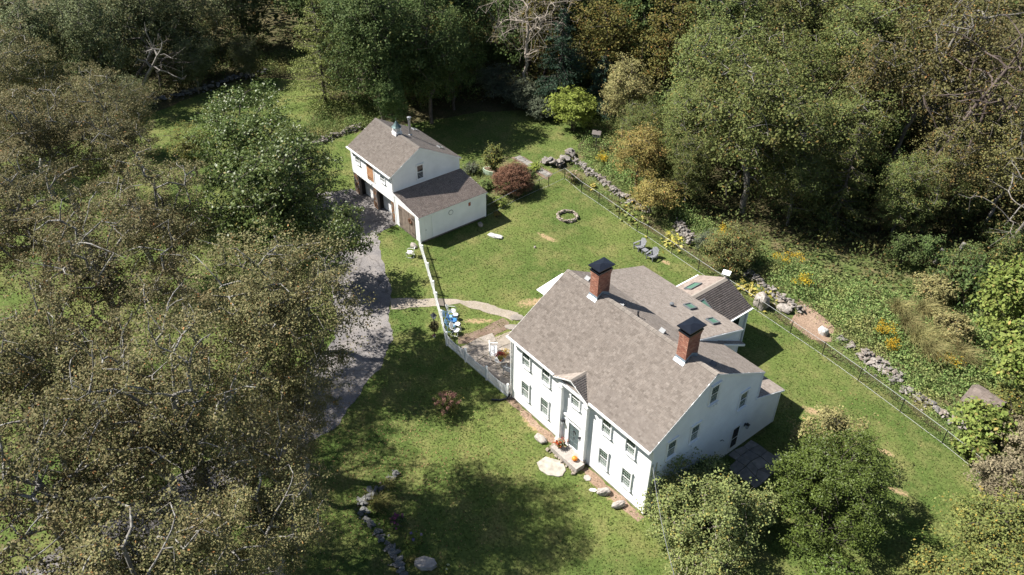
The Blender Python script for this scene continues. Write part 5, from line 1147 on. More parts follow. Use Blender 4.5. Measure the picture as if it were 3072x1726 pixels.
def make_conifer(seed, H, r, mat, bark, nleaf, leaf, droop=0.15, tr=0.2, sparse=1.0, tiers=None, z0=0.08):
    rng = np.random.default_rng(seed); segs = [(np.array([0, 0, H * i / 8.0]), np.array([0, 0, H * (i + 1) / 8.0]), tr * (1 - i / 8.3), tr * (1 - (i + 1) / 8.3)) for i in range(8)]; P = []
    tiers = tiers or int(H / 0.55)
    for k in range(tiers):
        f = k / tiers; z = H * (z0 + (0.97 - z0) * f); L = r * (1 - f) ** 0.8 + 0.15
        for j in range(rng.integers(5, 8)):
            a = rng.uniform(0, 6.283); l = L * rng.uniform(0.6, 1.08); d = np.array([math.cos(a), math.sin(a), 0]); m = 5; prev = np.array([0, 0, z])
            for s in range(1, m + 1):
                t = s / m; q = np.array([0, 0, z]) + d * l * t + np.array([0, 0, -droop * l * t + 0.16 * l * t * t]); segs.append((prev, q, 0.035 * (1 - t) + 0.012, 0.03 * (1 - t) + 0.008)); prev = q
            cnt = int(nleaf * l / (tiers * 6.2 * r * 0.55)); t = rng.uniform(0.12, 1.05, size=cnt) ** 0.8
            q = np.array([0, 0, z]) + d * (l * t)[:, None] + np.stack([np.zeros(cnt), np.zeros(cnt), -droop * l * t + 0.16 * l * t * t], 1)
            sd = np.array([-d[1], d[0], 0]); q = q + sd * (rng.normal(size=cnt) * 0.16 * l * (0.25 + 0.6 * t))[:, None] + np.stack([np.zeros(cnt), np.zeros(cnt), -np.abs(rng.normal(size=cnt)) * 0.10 * (1 + droop * 3)], 1); P.append(q)
    P = np.concatenate(P); return tubes_mesh('trunk', segs, bark), leaves_mesh('crown', P, leaf, mat, rng, 0.4, None, 0.42)
def plant(name, meshes, loc, label, cat, rz=0.0, sc=1.0, group=None, parts=('trunk', 'crown')):
    o = empty(name, (loc[0], loc[1], 0), rz, label, cat, group); o.scale = (sc,) * 3 if isinstance(sc, (int, float)) else sc
    for nm, me in zip(parts, meshes):
        if me: link(nm, me, o)
    return o
BK = MAT
# -- large brown-green maples on the left (each its own mesh: they are near)
MG = 'maples along the drive'
mp = [
 ((-6.2, -17.1), 1.0, 'broad olive brown maple overhanging the drive, nearest the front lawn'),
 ((-11.3, -21.4), 1.0, 'large maple with pale forked limbs at the left edge, middle height'),
 ((-16.3, -16.1), 0.96, 'brown tinged maple left of the glossy green tree'),
 ((-33.1, -19.1), 0.97, 'brown maple crown at the upper left edge'),
 ((3.5, -22.1), 1.0, 'maple with pale bare limbs in the lower left over the drive'),
 ((3.8, -28.0), 1.0, 'maple crown in the bottom left corner'),
 ((7.8, -20.8), 0.78, 'thin maple crown at the bottom left of the retaining wall'),
 ((-5.4, -27.0), 1.0, 'maple crown at the left edge below the pale forked maple'),
 ((-31.8, -14.7), 0.86, 'small brown maple in front of the leaning dead trunks'),
 ((-19.8, -23.4), 1.0, 'brown maple at the left edge above the pale forked maple'),
 ((-2.3, -22.7), 0.92, 'maple crown over the drive between the lower left maples'),
 ((9.4, -26.3), 0.95, 'maple crown at the bottom edge, second from the left corner'),
 ((-49.6, -18.2), 0.93, 'brown maple behind the upper left edge maple'),
 ((-0.9, -15.6), 0.66, 'low maple crown over the drive edge below the broad drive maple'),
 ((2.2, -17.9), 0.64, 'low maple crown at the lower end of the drive beside the retaining wall'),
 ((-16.5, -30.5), 1.0, 'maple added for ground shade just beyond the left edge, upper'),  # this and the next three are added out of view to shade the ground
 ((-9.0, -34.0), 1.0, 'maple added for ground shade just beyond the left edge, lower'),
 ((-1.5, -35.5), 1.0, 'maple added for ground shade just beyond the bottom left corner'),
 ((-27.0, -30.0), 1.0, 'maple added for ground shade just beyond the left edge near the top'),
 ((-41.0, -13.0), 0.8, 'brown maple just in front of the leaning dead trunks'),
]
MM = [make_tree(100 + i, 20, 14.0, 6.3 if i == 0 else 5.6, 6.0, 190 if i == 0 else 150, 52000 if i == 0 else 33000, 0.125, LEAF['A'], BK['palebark'], 0.27, shell=0.5, spread=0.10, up=0.35, tips_r=0.012, low=-0.85, lobes=10, lean=((4.2, 2.2) if i == 0 else (0, 0)), flatten=0.5) for i in range(6)]
for i, ((x, y), sc, lab) in enumerate(mp):
    plant('maple_tree', MM[i] if i < 6 else MM[1 + i % 5], (x, y), lab, 'tree', (i // 6) * 1.9, sc, MG)
ms = make_tree(36, 20, 13.2, 5.6, 6.8, 150, 31000, 0.2, LEAF['C'], BK['darkbark'], 0.25, spread=0.12, low=-0.95, flatten=0.6); plant('broadleaf_tree', ms, (-14.6, -9.6), 'tall glossy green tree in the left centre behind the brown maples', 'tree')
# -- glossy green trees
ms = make_tree(31, 11, 6.0, 5.6, 5.2, 130, 28000, 0.205, LEAF['C'], BK['darkbark'], 0.24, spread=0.12, low=-0.95); plant('broadleaf_tree', ms, (-37.6, -2.6), 'rounded glossy dark green tree left of the barn', 'tree')
ms = make_tree(32, 9, 5.2, 3.2, 4.6, 80, 15000, 0.19, LEAF['C'], BK['darkbark'], 0.2, spread=0.16, low=-0.95); plant('broadleaf_tree', ms, (-31.9, -0.3), 'narrow glossy green tree beside the barn forecourt', 'tree')
ms = make_tree(33, 8, 4.8, 3.4, 2.6, 60, 13000, 0.19, LEAF['C'], BK['darkbark'], 0.2, lean=(1.6, 1.4), spread=0.18, low=-0.8); plant('broadleaf_tree', ms, (-21.6, -4.6), 'glossy green tree leaning over the drive opposite the barn doors', 'tree')
ms = make_tree(34, 8, 4.6, 2.6, 3.4, 60, 9000, 0.19, LEAF['C'], BK['darkbark'], 0.2, spread=0.18, low=-0.9); plant('broadleaf_tree', ms, (-27.5, -6.2), 'glossy green tree between the leaning one and the rounded one', 'tree')
ms = make_tree(35, 5, 3.2, 2.4, 2.4, 60, 9000, 0.15, LEAF['P'], BK['darkbark'], 0.15, spread=0.18, low=-0.9); plant('small_tree', ms, (-45.6, -5.4), 'yellow green small tree at the left flank of the rounded glossy tree', 'tree')
# -- shared forest trees: a few kinds, copied with their parts
KIND = {
 'grey': [make_tree(40 + i, 15, 8.2, 5.2, 7.2, 150, 17000, 0.24, LEAF['B'], BK['greybark'], 0.2, spread=0.15, low=-0.95, shell=0.5) for i in range(2)],
 'dark': [make_tree(50 + i, 19, 9.8, 5.2, 9.2, 170, 20000, 0.26, LEAF['D'], BK['darkbark'], 0.26, spread=0.15, low=-0.97, shell=0.45) for i in range(2)],
 'brown': [make_tree(60 + i, 19, 11.5, 5.2, 7.2, 130, 10500, 0.24, LEAF['K'], BK['greybark'], 0.2, spread=0.14, low=-0.95, tips_r=0.022, shell=0.6) for i in range(2)],
 'autumn': [make_tree(70 + i, 14, 8.0, 4.2, 6.6, 110, 11000, 0.24, LEAF['H2'], BK['darkbark'], 0.2, spread=0.16, low=-0.95) for i in range(2)],
 'olive': [make_tree(80 + i, 18, 9.2, 6.0, 8.0, 190, 23000, 0.21, LEAF['G'], BK['greybark'], 0.26, spread=0.13, low=-0.97, shell=0.5) for i in range(2)],
 'sapling': [make_tree(85 + i, 5, 2.5, 1.9, 2.4, 40, 2600, 0.2, LEAF[('FL', 'D', 'K')[i]], BK['darkbark'], 0.07, spread=0.2, low=-0.95, stems=2, tips_r=0.01) for i in range(3)],
}
CNT = {}
def forest(kind, x, y, label, sc=1.0, group='forest trees'):
    CNT[kind] = CNT.get(kind, -1) + 1
    plant(kind + '_forest_tree', KIND[kind][CNT[kind] % len(KIND[kind])], (x, y), label, 'tree', R.uniform(0, 6.28), (sc * R.uniform(0.94, 1.06), sc * R.uniform(0.94, 1.06), sc * R.uniform(0.93, 1.06)), group)
for x, y, sc, lab in [
  (-72.5, -12.9, 1.05, 'grey green tree in the top left corner'), (-69.2, -6.5, 1.0, 'grey green tree second from the top left corner'), (-70.5, -0.3, 1.0, 'grey green tree behind the leaning dead trunks'),
  (-71.0, 4.4, 0.95, 'grey green tree at the top, left of the dark gap before the larch'), (-76.0, 13.5, 1.0, 'grey green tree at the top, nearest the larch on its left'), (-65.5, 2.6, 0.48, 'low grey green tree in front of the far stone wall, left one'),
  (-64.8, 9.2, 0.45, 'low grey green tree in front of the far stone wall, right one'), (-60, -22, 0.95, 'grey green tree at the left edge below the top corner'), (-54.5, -8.5, 0.62, 'small grey green tree in front of the leaning dead trunks'),
  (-82, -4, 1.1, 'tall grey green tree at the top edge above the leaning trunks'), (-83, 6, 1.1, 'tall grey green tree at the top edge left of the larch gap'), (-52.8, 16.4, 0.42, 'grey green shrubby tree at the foot of the larch'), (-85, -16, 1.1, 'grey green tree at the very top left edge')]: forest('grey', x, y, lab, sc, 'grey green trees at the far lawn edge')
for x, y, sc, lab in [
  (-43.5, 15.6, 1.0, 'tall dark green tree right behind the barn'), (-41.0, 20.6, 0.9, 'tall dark green tree right of the one behind the barn'), (-54.0, 20.0, 1.05, 'dark green tree between the larch and the tree behind the barn'),
  (-47.5, 20.5, 0.8, 'dark green tree filling the gap behind the barn roof'), (-42.5, 24.8, 0.7, 'shorter dark green tree at the edge of the shaded back lawn'), (-50, 26, 1.1, 'dark green tree at the top edge above the barn'), (-46.5, 28.5, 0.95, 'dark green tree in shade right of the barn trees'), (-60, 24, 1.15, 'dark green tree at the top edge right of the larch'), (-69, 21, 1.1, 'dark green tree in deep shade behind the larch'),
  (-58, 34, 1.2, 'dark green tree at the top edge, centre left'), (-44.5, 38, 1.1, 'dark green tree in the shaded wood left of the dead tree'), (-40.3, 15.2, 0.5, 'low dark green tree at the rear corner of the barn'), (-33, 47, 1.1, 'dark green tree behind the blue green spruce'), (-24, 50, 1.1, 'dark green tree at the top edge behind the pale olive tree'), (-40, 48, 1.1, 'dark green tree at the top edge, centre'), (-76, 22, 1.2, 'dark green tree at the top edge far behind the larch')]: forest('dark', x, y, lab, sc, 'dark green trees behind the barn')
for x, y, sc, lab in [(-45.0, 26.0, 0.9, 'yellow tinged tree right of the dark barn trees'), (-39.5, 36.5, 0.9, 'orange tinged tree under the bare dead tree'), (-33.5, 40.5, 1.0, 'orange tinged tree behind the spruce'), (-26.5, 43.5, 1.05, 'orange tinged tree above the pale olive tree'), (-52, 40, 1.1, 'autumn tinted tree at the top edge left of the dead tree'), (-45, 45, 1.1, 'autumn tinted tree at the top edge behind the dead tree'), (-35, 56, 1.2, 'autumn tinted tree at the top edge right of the dead tree')]: forest('autumn', x, y, lab, sc, 'autumn tinted trees at the back')
for x, y, sc, lab in [(-6.2, 33.4, 1.16, 'large olive green tree with a dark trunk behind the fence gate'), (-16.8, 38.5, 1.0, 'olive green tree above the orange leaved tree'), (-12, 45, 1.05, 'olive green tree at the top, right of centre'), (-20, 46, 1.0, 'olive green tree at the top edge above the pale olive tree, right side'), (-3.2, 42, 0.85, 'olive green tree right of the large one with the dark trunk'), (-13.5, 33.2, 0.72, 'smaller olive tree just behind the orange leaved tree'), (-9, 54, 1.1, 'olive green tree at the top edge, right half'), (-17, 56, 1.1, 'olive green tree at the top edge behind the others')]: forest('olive', x, y, lab, sc, 'olive green trees behind the fence')
for x, y, sc, lab in [(1.5, 52, 1.05, 'brown leaved tree in the right wood, left of the leaning trunk top'), (-2.5, 58, 1.05, 'brown leaved tree at the top edge of the right wood'), (12.5, 50, 0.8, 'brown leaved tree at the right edge of the wood, upper'), (9.5, 60, 1.15, 'brown leaved tree at the top right behind the pale trunk'), (4, 66, 1.15, 'brown leaved tree at the top edge near the right corner'), (-8, 66, 1.15, 'brown leaved tree at the top edge above the leaning trunk'), (14, 57, 1.05, 'brown leaved tree in the top right corner'), (19, 44, 0.72, 'orange brown tree at the right edge above the bright broad leaves'), (-16, 68, 1.2, 'brown leaved tree at the top edge, right of centre'), (2, 78, 1.2, 'brown leaved tree behind the pale trunk at the top edge')]: forest('brown', x, y, lab, sc, 'brown leaved trees in the right wood')
for x, y, sc, lab in [(6.5, 43.5, 0.62, 'small brown tree between the leaning reddish trunk and the broken trunks'), (-4.5, 48, 0.9, 'brown leaved tree behind the feathery olive conifer'), (10.2, 47.5, 0.8, 'brown leaved tree left of the crooked limb tree'), (17, 50, 0.95, 'brown leaved tree at the right edge below the top corner'), (-12, 61, 1.1, 'brown leaved tree at the top edge between olive trees'), (-22, 60, 1.1, 'brown leaved tree at the top edge behind the orange tinged tree')]: forest('brown', x, y, lab, sc, 'brown leaved trees in the right wood')
for x, y, sc, lab in [(-2.2, 35.0, 0.6, 'low olive tree right beside the dark trunked tree'), (-10.6, 29.8, 0.5, 'low olive tree between the stone wall and the dark trunked tree'), (-19.5, 32.5, 0.5, 'low olive tree between the bird house and the orange layered tree'), (5, 41, 0.55, 'low olive tree left of the broken trunks')]: forest('olive', x, y, lab, sc, 'olive green trees behind the fence')
def saplings():
    rs = random.Random(12); k = 0; regs = [((-6, 16), (36, 62), 58, 'right'), ((-40, -18), (36, 52), 22, 'back'), ((-66, -44), (20, 40), 22, 'back'), ((-90, -66), (-20, 14), 24, 'left')]
    for (xa, xb), (ya, yb), n, side in regs:
        for i in range(n):
            x, y = rs.uniform(xa, xb), rs.uniform(ya, yb)
            plant('sapling', KIND['sapling'][rs.randrange(3)], (x, y), {'right': 'young leafy sapling in the shade of the right wood', 'back': 'young leafy sapling in the dark wood behind the lawn', 'left': 'young leafy sapling in the trees beyond the far left stone wall'}[side], 'tree', rs.uniform(0, 6.28), rs.uniform(0.6, 1.25), side + ' wood saplings')
saplings()
def hills():
    rng = np.random.default_rng(9); P = []
    for i in range(420):
        a = rng.uniform(0, 1)
        x, y = -150 + 190 * a + rng.normal() * 8, 20 + 90 * a * 1.25 + rng.normal() * 9
        # far wood beyond the top edge of the picture
        d = np.array([-0.781, 0.625]); t = rng.uniform(0, 60); x, y = -95 + 115 * a + d[0] * t, 2 + 92 * a + d[1] * t
        n = 85; c = np.array([x, y, rng.uniform(8, 12)]); g = rng.normal(size=(n, 3)); g /= np.linalg.norm(g, axis=1, keepdims=True); P.append(c + g * np.array([4.2, 4.2, 7.5]) * (rng.uniform(0.4, 1, size=n) ** 0.5)[:, None])
    P = np.concatenate(P); P[:, 2] = np.maximum(P[:, 2], 0.3)
    tag(link('far_wood', leaves_mesh('far_wood', P, 0.95, LEAF['FL'], rng, 0.4)), 'distant mass of woodland beyond the nearer trees', 'woodland', None, 'stuff')
hills()
# -- conifers
ms = make_conifer(91, 15.5, 4.6, LEAF['E'], BK['darkbark'], 16000, 0.22, 0.12, 0.22); plant('larch_tree', ms, (-53.0, 13.4), 'feathery yellow green larch left of the dark barn trees', 'tree')
ms = make_conifer(92, 13, 4.4, LEAF['F'], BK['darkbark'], 16000, 0.24, 0.35, 0.22); plant('spruce_tree', ms, (-34.6, 34.5), 'blue green spruce left of the bright yellow bush', 'tree')
ms = make_conifer(93, 8, 3.2, LEAF['F'], BK['darkbark'], 9000, 0.22, 0.35, 0.16); plant('spruce_tree', ms, (-30.6, 37.5), 'smaller blue green spruce between the tall spruce and the pale olive tree', 'tree')
ms = make_conifer(94, 12, 3.6, LEAF['G'], BK['darkbark'], 9000, 0.24, 0.3, 0.2); plant('hemlock_tree', ms, (1.2, 37.2), 'feathery olive conifer right of the large dark trunked tree', 'tree')
# -- bare and leaning trees
ms = make_tree(95, 15, 10.5, 5.0, 5.5, 46, 0, 0.1, None, BK['deadbark'], 0.2, spread=0.2, tips_r=0.022, bare=True); plant('dead_tree', ms, (-38.6, 32.6), 'bare pale dead tree with spreading twigs before the dark wood', 'tree', parts=('trunk',))
def leaning(loc, top, label, seed, tr, bark='palebark', r=2.4, K=26, leafm=None, nleaf=1200):
    rng = np.random.default_rng(seed); top = np.array(top, float); m = 10; base = [top * (i / m) + np.array([*(rng.normal(size=2) * 0.10), 0]) * (0 < i < m) for i in range(m + 1)]
    T = top * 0.95 + rng.normal(size=(K, 3)) * np.array([r, r, r * 0.8]); T2 = top * rng.uniform(0.5, 0.9, size=(K // 2, 1)) + rng.normal(size=(K // 2, 3)) * np.array([r, r, r * 0.4]); T = np.concatenate([T, T2])
    nodes, par, load, tips = skeleton(rng, base, T, seg=0.7); rr = np.maximum(0.022, tr * (load / load[0]) ** 0.45); segs = [(nodes[par[i]], nodes[i], min(rr[par[i]], rr[i] * 1.6), rr[i]) for i in range(1, len(nodes))]
    for t in tips:
        for _ in range(4): segs.append((nodes[t], nodes[t] + rng.normal(size=3) * 0.7, 0.02, 0.01))
    tm = tubes_mesh('trunk', segs, BK[bark]); lm = None
    if leafm:
        P = np.repeat(T, nleaf // len(T), 0); P = P + rng.normal(size=P.shape) * 0.65; lm = leaves_mesh('crown', P, 0.2, LEAF[leafm], rng, 0.4)
    plant('leaning_tree', (tm, lm), loc, label, 'tree')
leaning((-66.0, -5.6), (6.0, 3.6, 8.2), 'pale bare trunk leaning across the far stone wall', 1, 0.2, 'greybark', r=1.3, K=9)
leaning((-67.5, -6.8), (4.5, 5.2, 7.6), 'second bare leaning trunk left of the pale one', 2, 0.16, 'darkbark', r=1.4, K=9)
leaning((2.9, 44.7), (4.4, 3.4, 17), 'leaning reddish trunk with a pale upper fork in the right wood', 3, 0.24, 'redbark', 2.4, 20, 'K', 1500)
leaning((7.2, 53.5), (1.4, 1.2, 24), 'tall pale grey trunk at the top right', 4, 0.36, 'palebark', 3.2, 24, 'K', 1800)
leaning((-1.8, 50.0), (2.6, 2.0, 19), 'slim grey trunk leaning right above the ferns', 5, 0.2, 'greybark', 2.6, 20, 'K', 1500)
leaning((12.5, 46.0), (3.5, -2.5, 12), 'pale crooked limb tree at the right edge', 6, 0.2, 'greybark', 2.8, 30, 'K', 2600)
leaning((6.0, 47.5), (0.4, 1.0, 15), 'thin dark trunk left of the tall pale one', 7, 0.22, 'redbark', 2.2, 24, 'K', 1100)
# -- single trees and shrubs
def shrub(name, seed, loc, r, h, leafm, nleaf, leaf, label, K=70, bark='darkbark', stems=5, spread=0.2, cat='shrub', rz=0, ry=None, up=0.5, low=-0.55, shell=0.35, flatten=0.7, cz=None):
    ms = make_tree(seed, h, cz if cz else h * 0.46, r, h * 0.5, K, nleaf, leaf, LEAF[leafm], BK[bark], 0.07, spread=spread, stems=stems, low=low, shell=shell, tips_r=0.008, ry=ry, up=up, flatten=flatten)
    return plant(name, ms, loc, label, cat, rz, parts=('stems', 'foliage'))
shrub('round_bush', 201, (-29.6, 32.2), 2.6, 5.6, 'I', 15000, 0.17, 'bright yellow green rounded bush at the back of the lawn', K=110, spread=0.15, stems=4)
ms = make_tree(202, 9.4, 5.6, 3.3, 4.2, 110, 15000, 0.16, LEAF['J'], BK['darkbark'], 0.2, spread=0.16, low=-0.9); plant('small_tree', ms, (-24.6, 35.2), 'pale olive small tree behind the stone wall', 'tree')
ms = make_tree(203, 7.6, 4.4, 2.9, 3.3, 80, 13000, 0.15, LEAF['H'], BK['darkbark'], 0.14, spread=0.2, flatten=0.3, low=-0.8); plant('orange_leaved_tree', ms, (-15.6, 28.2), 'yellow orange layered tree above the stone wall', 'tree')
ms = make_tree(204, 4.0, 2.3, 2.4, 1.5, 46, 8500, 0.15, LEAF['H'], BK['darkbark'], 0.10, spread=0.22, flatten=0.3, low=-0.7); plant('orange_leaved_tree', ms, (-11.4, 25.9), 'low yellow spreading tree over the fence', 'tree')
ms = make_tree(205, 4.5, 2.8, 2.0, 1.7, 40, 6000, 0.15, LEAF['P'], BK['darkbark'], 0.12, spread=0.22, low=-0.9); plant('small_tree', ms, (-13.9, 29.6), 'yellow green small tree behind the orange layered tree', 'tree')
shrub('rosehip_bush', 206, (-1.2, 25.1), 2.6, 3.9, 'R', 15000, 0.13, 'rounded bush dotted with orange hips behind the garden room', K=110, spread=0.15)
shrub('dusty_bush', 207, (-4.2, 25.6), 1.2, 2.0, 'S', 4000, 0.12, 'small grey bush left of the rosehip bush', K=40)
shrub('holly_tree', 208, (20.2, 8.8), 3.6, 6.2, 'M', 44000, 0.122, 'big dense dark green holly at the lower right of the house', K=190, spread=0.13, cat='tree', shell=0.3)
shrub('yellowing_bush', 209, (17.3, 12.4), 2.0, 4.6, 'J', 8000, 0.16, 'yellowing pale bush directly behind the big holly', K=60)
shrub('arching_bush', 210, (15.9, 1.6), 3.5, 4.8, 'N', 26000, 0.14, 'sprawling sage green bush against the house gable', K=170, spread=0.13, bark='deadbark')
shrub('arching_bush', 211, (18.9, -1.2), 2.9, 2.9, 'N', 12000, 0.14, 'lower sprawling bush with bare twigs at the bottom edge', K=90, spread=0.15, bark='deadbark')
shrub('arching_bush', 212, (17.9, 4.9), 1.6, 3.0, 'N', 5000, 0.14, 'thin twiggy bush between the sprawling bush and the holly', K=60, spread=0.17, bark='deadbark')
shrub('climbing_shrub', 213, (13.9, 4.1), 0.9, 2.6, 'D', 4000, 0.13, 'dark leafy shrub growing up the gable wall', K=40, ry=2.2)
shrub('broad_leaved_tree', 214, (19.0, 34.0), 3.2, 9.5, 'L', 7500, 0.32, 'bright green broad leaved tree at the right edge', K=90, cat='tree', spread=0.2)
shrub('broad_leaved_tree', 215, (22.5, 29.5), 3.0, 7.4, 'L', 6500, 0.32, 'bright green broad leaved tree below the other at the right edge', K=80, cat='tree', spread=0.2)
shrub('broad_leaved_bush', 216, (22.6, 23.1), 1.9, 3.0, 'L', 3000, 0.30, 'bright broad leaved bush hiding the small shed', K=50, spread=0.22)
shrub('broad_leaved_bush', 217, (23.3, 20.6), 1.3, 2.2, 'L', 1500, 0.28, 'bright broad leaved bush at the fence below the shed', K=34, spread=0.22)
for i, (x, y, r, h, lf, lab) in enumerate([(27.3, 8.8, 2.3, 3.4, 'P', 'yellowing shrub at the bottom right, left one'), (27.4, 13.8, 3.0, 4.4, 'P', 'yellowing shrub at the bottom right, middle one'), (29.8, 12.0, 3.0, 4.6, 'P', 'yellowing shrub in the bottom right corner'), (26.3, 18.4, 2.3, 3.4, 'Q', 'dusty brown grey shrub at the lower right edge'), (28.2, 17.2, 2.2, 3.6, 'P', 'yellow green shrub right of the dusty shrub'), (23.2, 4.6, 2.0, 2.4, 'M', 'dark low shrub in the shade below the holly'), (26, 23.4, 2.4, 3.6, 'Q', 'dusty shrub at the right edge beside the shed'), (26.6, 26.8, 2.2, 4.2, 'P', 'yellow green shrub at the right edge behind the shed'), (16.0, 31.0, 1.8, 2.6, 'J', 'pale olive round bush at the meadow edge'), (12.8, 34.8, 1.9, 3.0, 'J', 'pale olive bush in the upper meadow beside the wood'), (22.5, 26.6, 1.7, 2.2, 'P', 'yellow green bush just behind the small shed')]):
    shrub('wild_shrub', 220 + i, (x, y), r, h, lf, 11000 if r > 2.1 else 6000, 0.15, lab, K=80, spread=0.17)
for i, (x, y, r, h, lab) in enumerate([(-42.2, 30.5, 2.7, 4.6, 'grey sage bush at the edge of the shaded lawn, left one'), (-38.0, 31.6, 2.5, 4.0, 'grey sage bush at the edge of the shaded lawn, right one'), (-34.2, 31.8, 1.8, 2.8, 'grey sage bush next to the bright yellow bush')]): shrub('sage_bush', 240 + i, (x, y), r, h, 'S', 9000, 0.17, lab, K=80, spread=0.17)
ms = make_tree(250, 3.2, 1.35, 2.15, 1.75, 240, 38000, 0.083, LEAF['O'], BK['darkbark'], 0.12, spread=0.12, low=-0.6, shell=0.2, lobes=5); plant('red_maple', ms, (-23.2, 18.4), 'domed red brown weeping maple beside the barn', 'tree')
shrub('vegetable_plant', 251, (-27.2, 19.0), 1.15, 3.4, 'P', 3500, 0.16, 'tall leafy vegetable plants growing out of the raised bed', K=40, cat='plant')
for i, (x, y, r, h, lf, lab) in enumerate([(-25.2, 16.6, 0.9, 0.9, 'W', 'low green plant clump at the rear corner of the barn'), (-21.9, 15.5, 0.9, 0.9, 'L', 'broad leaved clump between the barn and the red maple'), (-28.6, 17.2, 1.0, 1.3, 'S', 'silvery herb clump left of the raised bed'), (-25.3, 23.0, 0.7, 0.6, 'I', 'yellow variegated clump beside the fence gate'), (-24.6, 21.6, 0.8, 0.7, 'D', 'dark green clump behind the red maple'), (-29.3, 20.6, 0.9, 1.0, 'W', 'green clump behind the raised bed'), (-23.5, 14.4, 1.3, 0.5, 'W', 'flat green patch behind the barn lean-to'), (-20.3, 14.2, 0.35, 0.5, 'H', 'little orange plant beside the barn rear corner')]): shrub('garden_plant', 260 + i, (x, y), r, h, lf, 1300, 0.13, lab, K=24, cat='plant')
def flowers(name, seed, loc, r, h, leafm, flm, label, n=1800, nf=22, fr=0.12, cat='shrub', fs=0.05, fn=40):
    o = shrub(name, seed, loc, r, h, leafm, n, 0.10, label, K=30, cat=cat, spread=0.22); rng = np.random.default_rng(seed)
    for k in range(nf):
        a = rng.uniform(0, 6.28); u = rng.uniform(0, 1) ** 0.6; z = h * (0.5 + 0.5 * math.sqrt(max(0, 1 - u * u))) ; c = np.array([r * u * math.cos(a), r * u * math.sin(a), z * rng.uniform(0.8, 1.03)])
        g = rng.normal(size=(fn, 3)); g /= np.linalg.norm(g, axis=1, keepdims=True); link('blossom', leaves_mesh('blossom', c + g * fr * rng.uniform(0.5, 1, size=(fn, 1)), fs, LEAF[flm], rng, 0.4), o)
    return o
flowers('hydrangea', 270, (-1.75, -4.55), 1.0, 1.7, 'P', 'PK', 'pink hydrangea bush in the shaded front lawn', nf=34, fr=0.14, fs=0.07)
flowers('hydrangea', 271, (-20.9, 24.4), 0.75, 1.2, 'P', 'PC', 'peach white hydrangea at the far fence corner', 1000, 26, 0.13)
flowers('flower_bush', 272, (4.3, -12.4), 0.55, 0.8, 'D', 'PU', 'dark purple flowering bush behind the retaining wall', 900, 16, 0.09)
flowers('flower_bush', 273, (6.0, -12.3), 0.55, 0.9, 'L', 'BL', 'bright green hydrangea with a few blue heads beside the retaining wall', 1200, 5, 0.09)
flowers('flower_bush', 274, (8.8, -11.9), 0.35, 0.5, 'L', 'WH', 'small green plant at the bottom edge near the white post', 500, 3, 0.06)
def pot(loc, label, r=0.2, h=0.26, mat='terracotta', name='flower_pot', fl=(('OR', 60),), lf='C', pr=0.3, z=0.0):
    o = empty(name, (loc[0], loc[1], z), 0, label, 'potted plant'); rng = np.random.default_rng(int(abs(loc[0]) * 100))
    B().lathe([(r * 0.7, 0), (r, h), (r * 1.08, h + 0.01), (r * 1.08, h + 0.05), (r * 0.9, h + 0.05), (r * 0.85, h)], 14).obj('pot', mat, o)
    g = rng.normal(size=(260, 3)); g /= np.linalg.norm(g, axis=1, keepdims=True); g[:, 2] = np.abs(g[:, 2]); link('foliage', leaves_mesh('foliage', g * pr * rng.uniform(0.5, 1, size=(260, 1)) + np.array([0, 0, h]), 0.09, LEAF[lf], rng), o)
    for m, n in fl:
        c = rng.normal(size=3) * pr * 0.4; g = rng.normal(size=(n, 3)) * pr * 0.34; g[:, 2] = np.abs(g[:, 2]) + pr * 0.55; c[2] = 0; link('blossom', leaves_mesh('blossom', g + c + np.array([0, 0, h]), 0.09, LEAF[m], rng), o)
pot((5.85, -0.62), 'pot of white and orange flowers on the left end of the granite step', 0.2, 0.24, fl=(('OR', 110), ('WH', 120), ('OR', 60)), pr=0.36, z=0.4)
def pumpkin():
    o = empty('pumpkin', (7.35, -0.62, 0.40), 0, 'round orange pumpkin on the right part of the granite step', 'pumpkin'); b = B(); n = 24; prof = 8; vs = []; fs = []
    for i in range(prof + 1):
        t = math.pi * i / prof
        for j in range(n): a = 2 * math.pi * j / n; k = 1 + 0.06 * abs(math.cos(a * 5)); rr = 0.19 * math.sin(t) * k; vs.append((rr * math.cos(a), rr * math.sin(a), 0.16 - 0.16 * math.cos(t)))
    for i in range(prof):
        for j in range(n): fs.append((i * n + j, i * n + (j + 1) % n, (i + 1) * n + (j + 1) % n, (i + 1) * n + j))
    b.add(vs, fs); b.obj('body', 'pumpkin', o, True); B().tube([(0, 0, 0.3), (0.02, 0, 0.38)], [0.025, 0.018], 6).obj('stalk', 'stem', o)
pumpkin()
def patio_table():
    o = empty('patio_table', (-3.35, 1.42, 0.05), 0, 'small round pale table on the patio under the potted plants', 'table'); B().lathe([(0, 0.5), (0.38, 0.5), (0.39, 0.52), (0.38, 0.54), (0, 0.54)], 20).obj('table_top', 'plaque', o)
    for i in range(3): a = i * 2.09; B().tube([(0.15 * math.cos(a), 0.15 * math.sin(a), 0.5), (0.3 * math.cos(a), 0.3 * math.sin(a), 0)], 0.018, 6).obj('leg', 'plaque', o)
patio_table()
pot((-3.5, 1.5), 'dark red leaved plant in a pot on the patio table', 0.14, 0.2, 'vent', lf='RD', fl=(('RD', 150),), pr=0.34, z=0.595)
pot((-3.2, 1.36), 'terracotta pot with olive green plant on the patio table', 0.14, 0.22, lf='P', fl=(('H', 30),), pr=0.26, z=0.595)
pot((-3.8, 2.25), 'yellow flowering plant on the patio behind the table', 0.16, 0.24, lf='H', fl=(('X', 60),), pr=0.36, z=0.05)
pot((-9.1, -0.62), 'small white flower pot at the foot of the lamp post', 0.12, 0.16, 'metalwhite', lf='PK', fl=(('PK', 20),), pr=0.12)
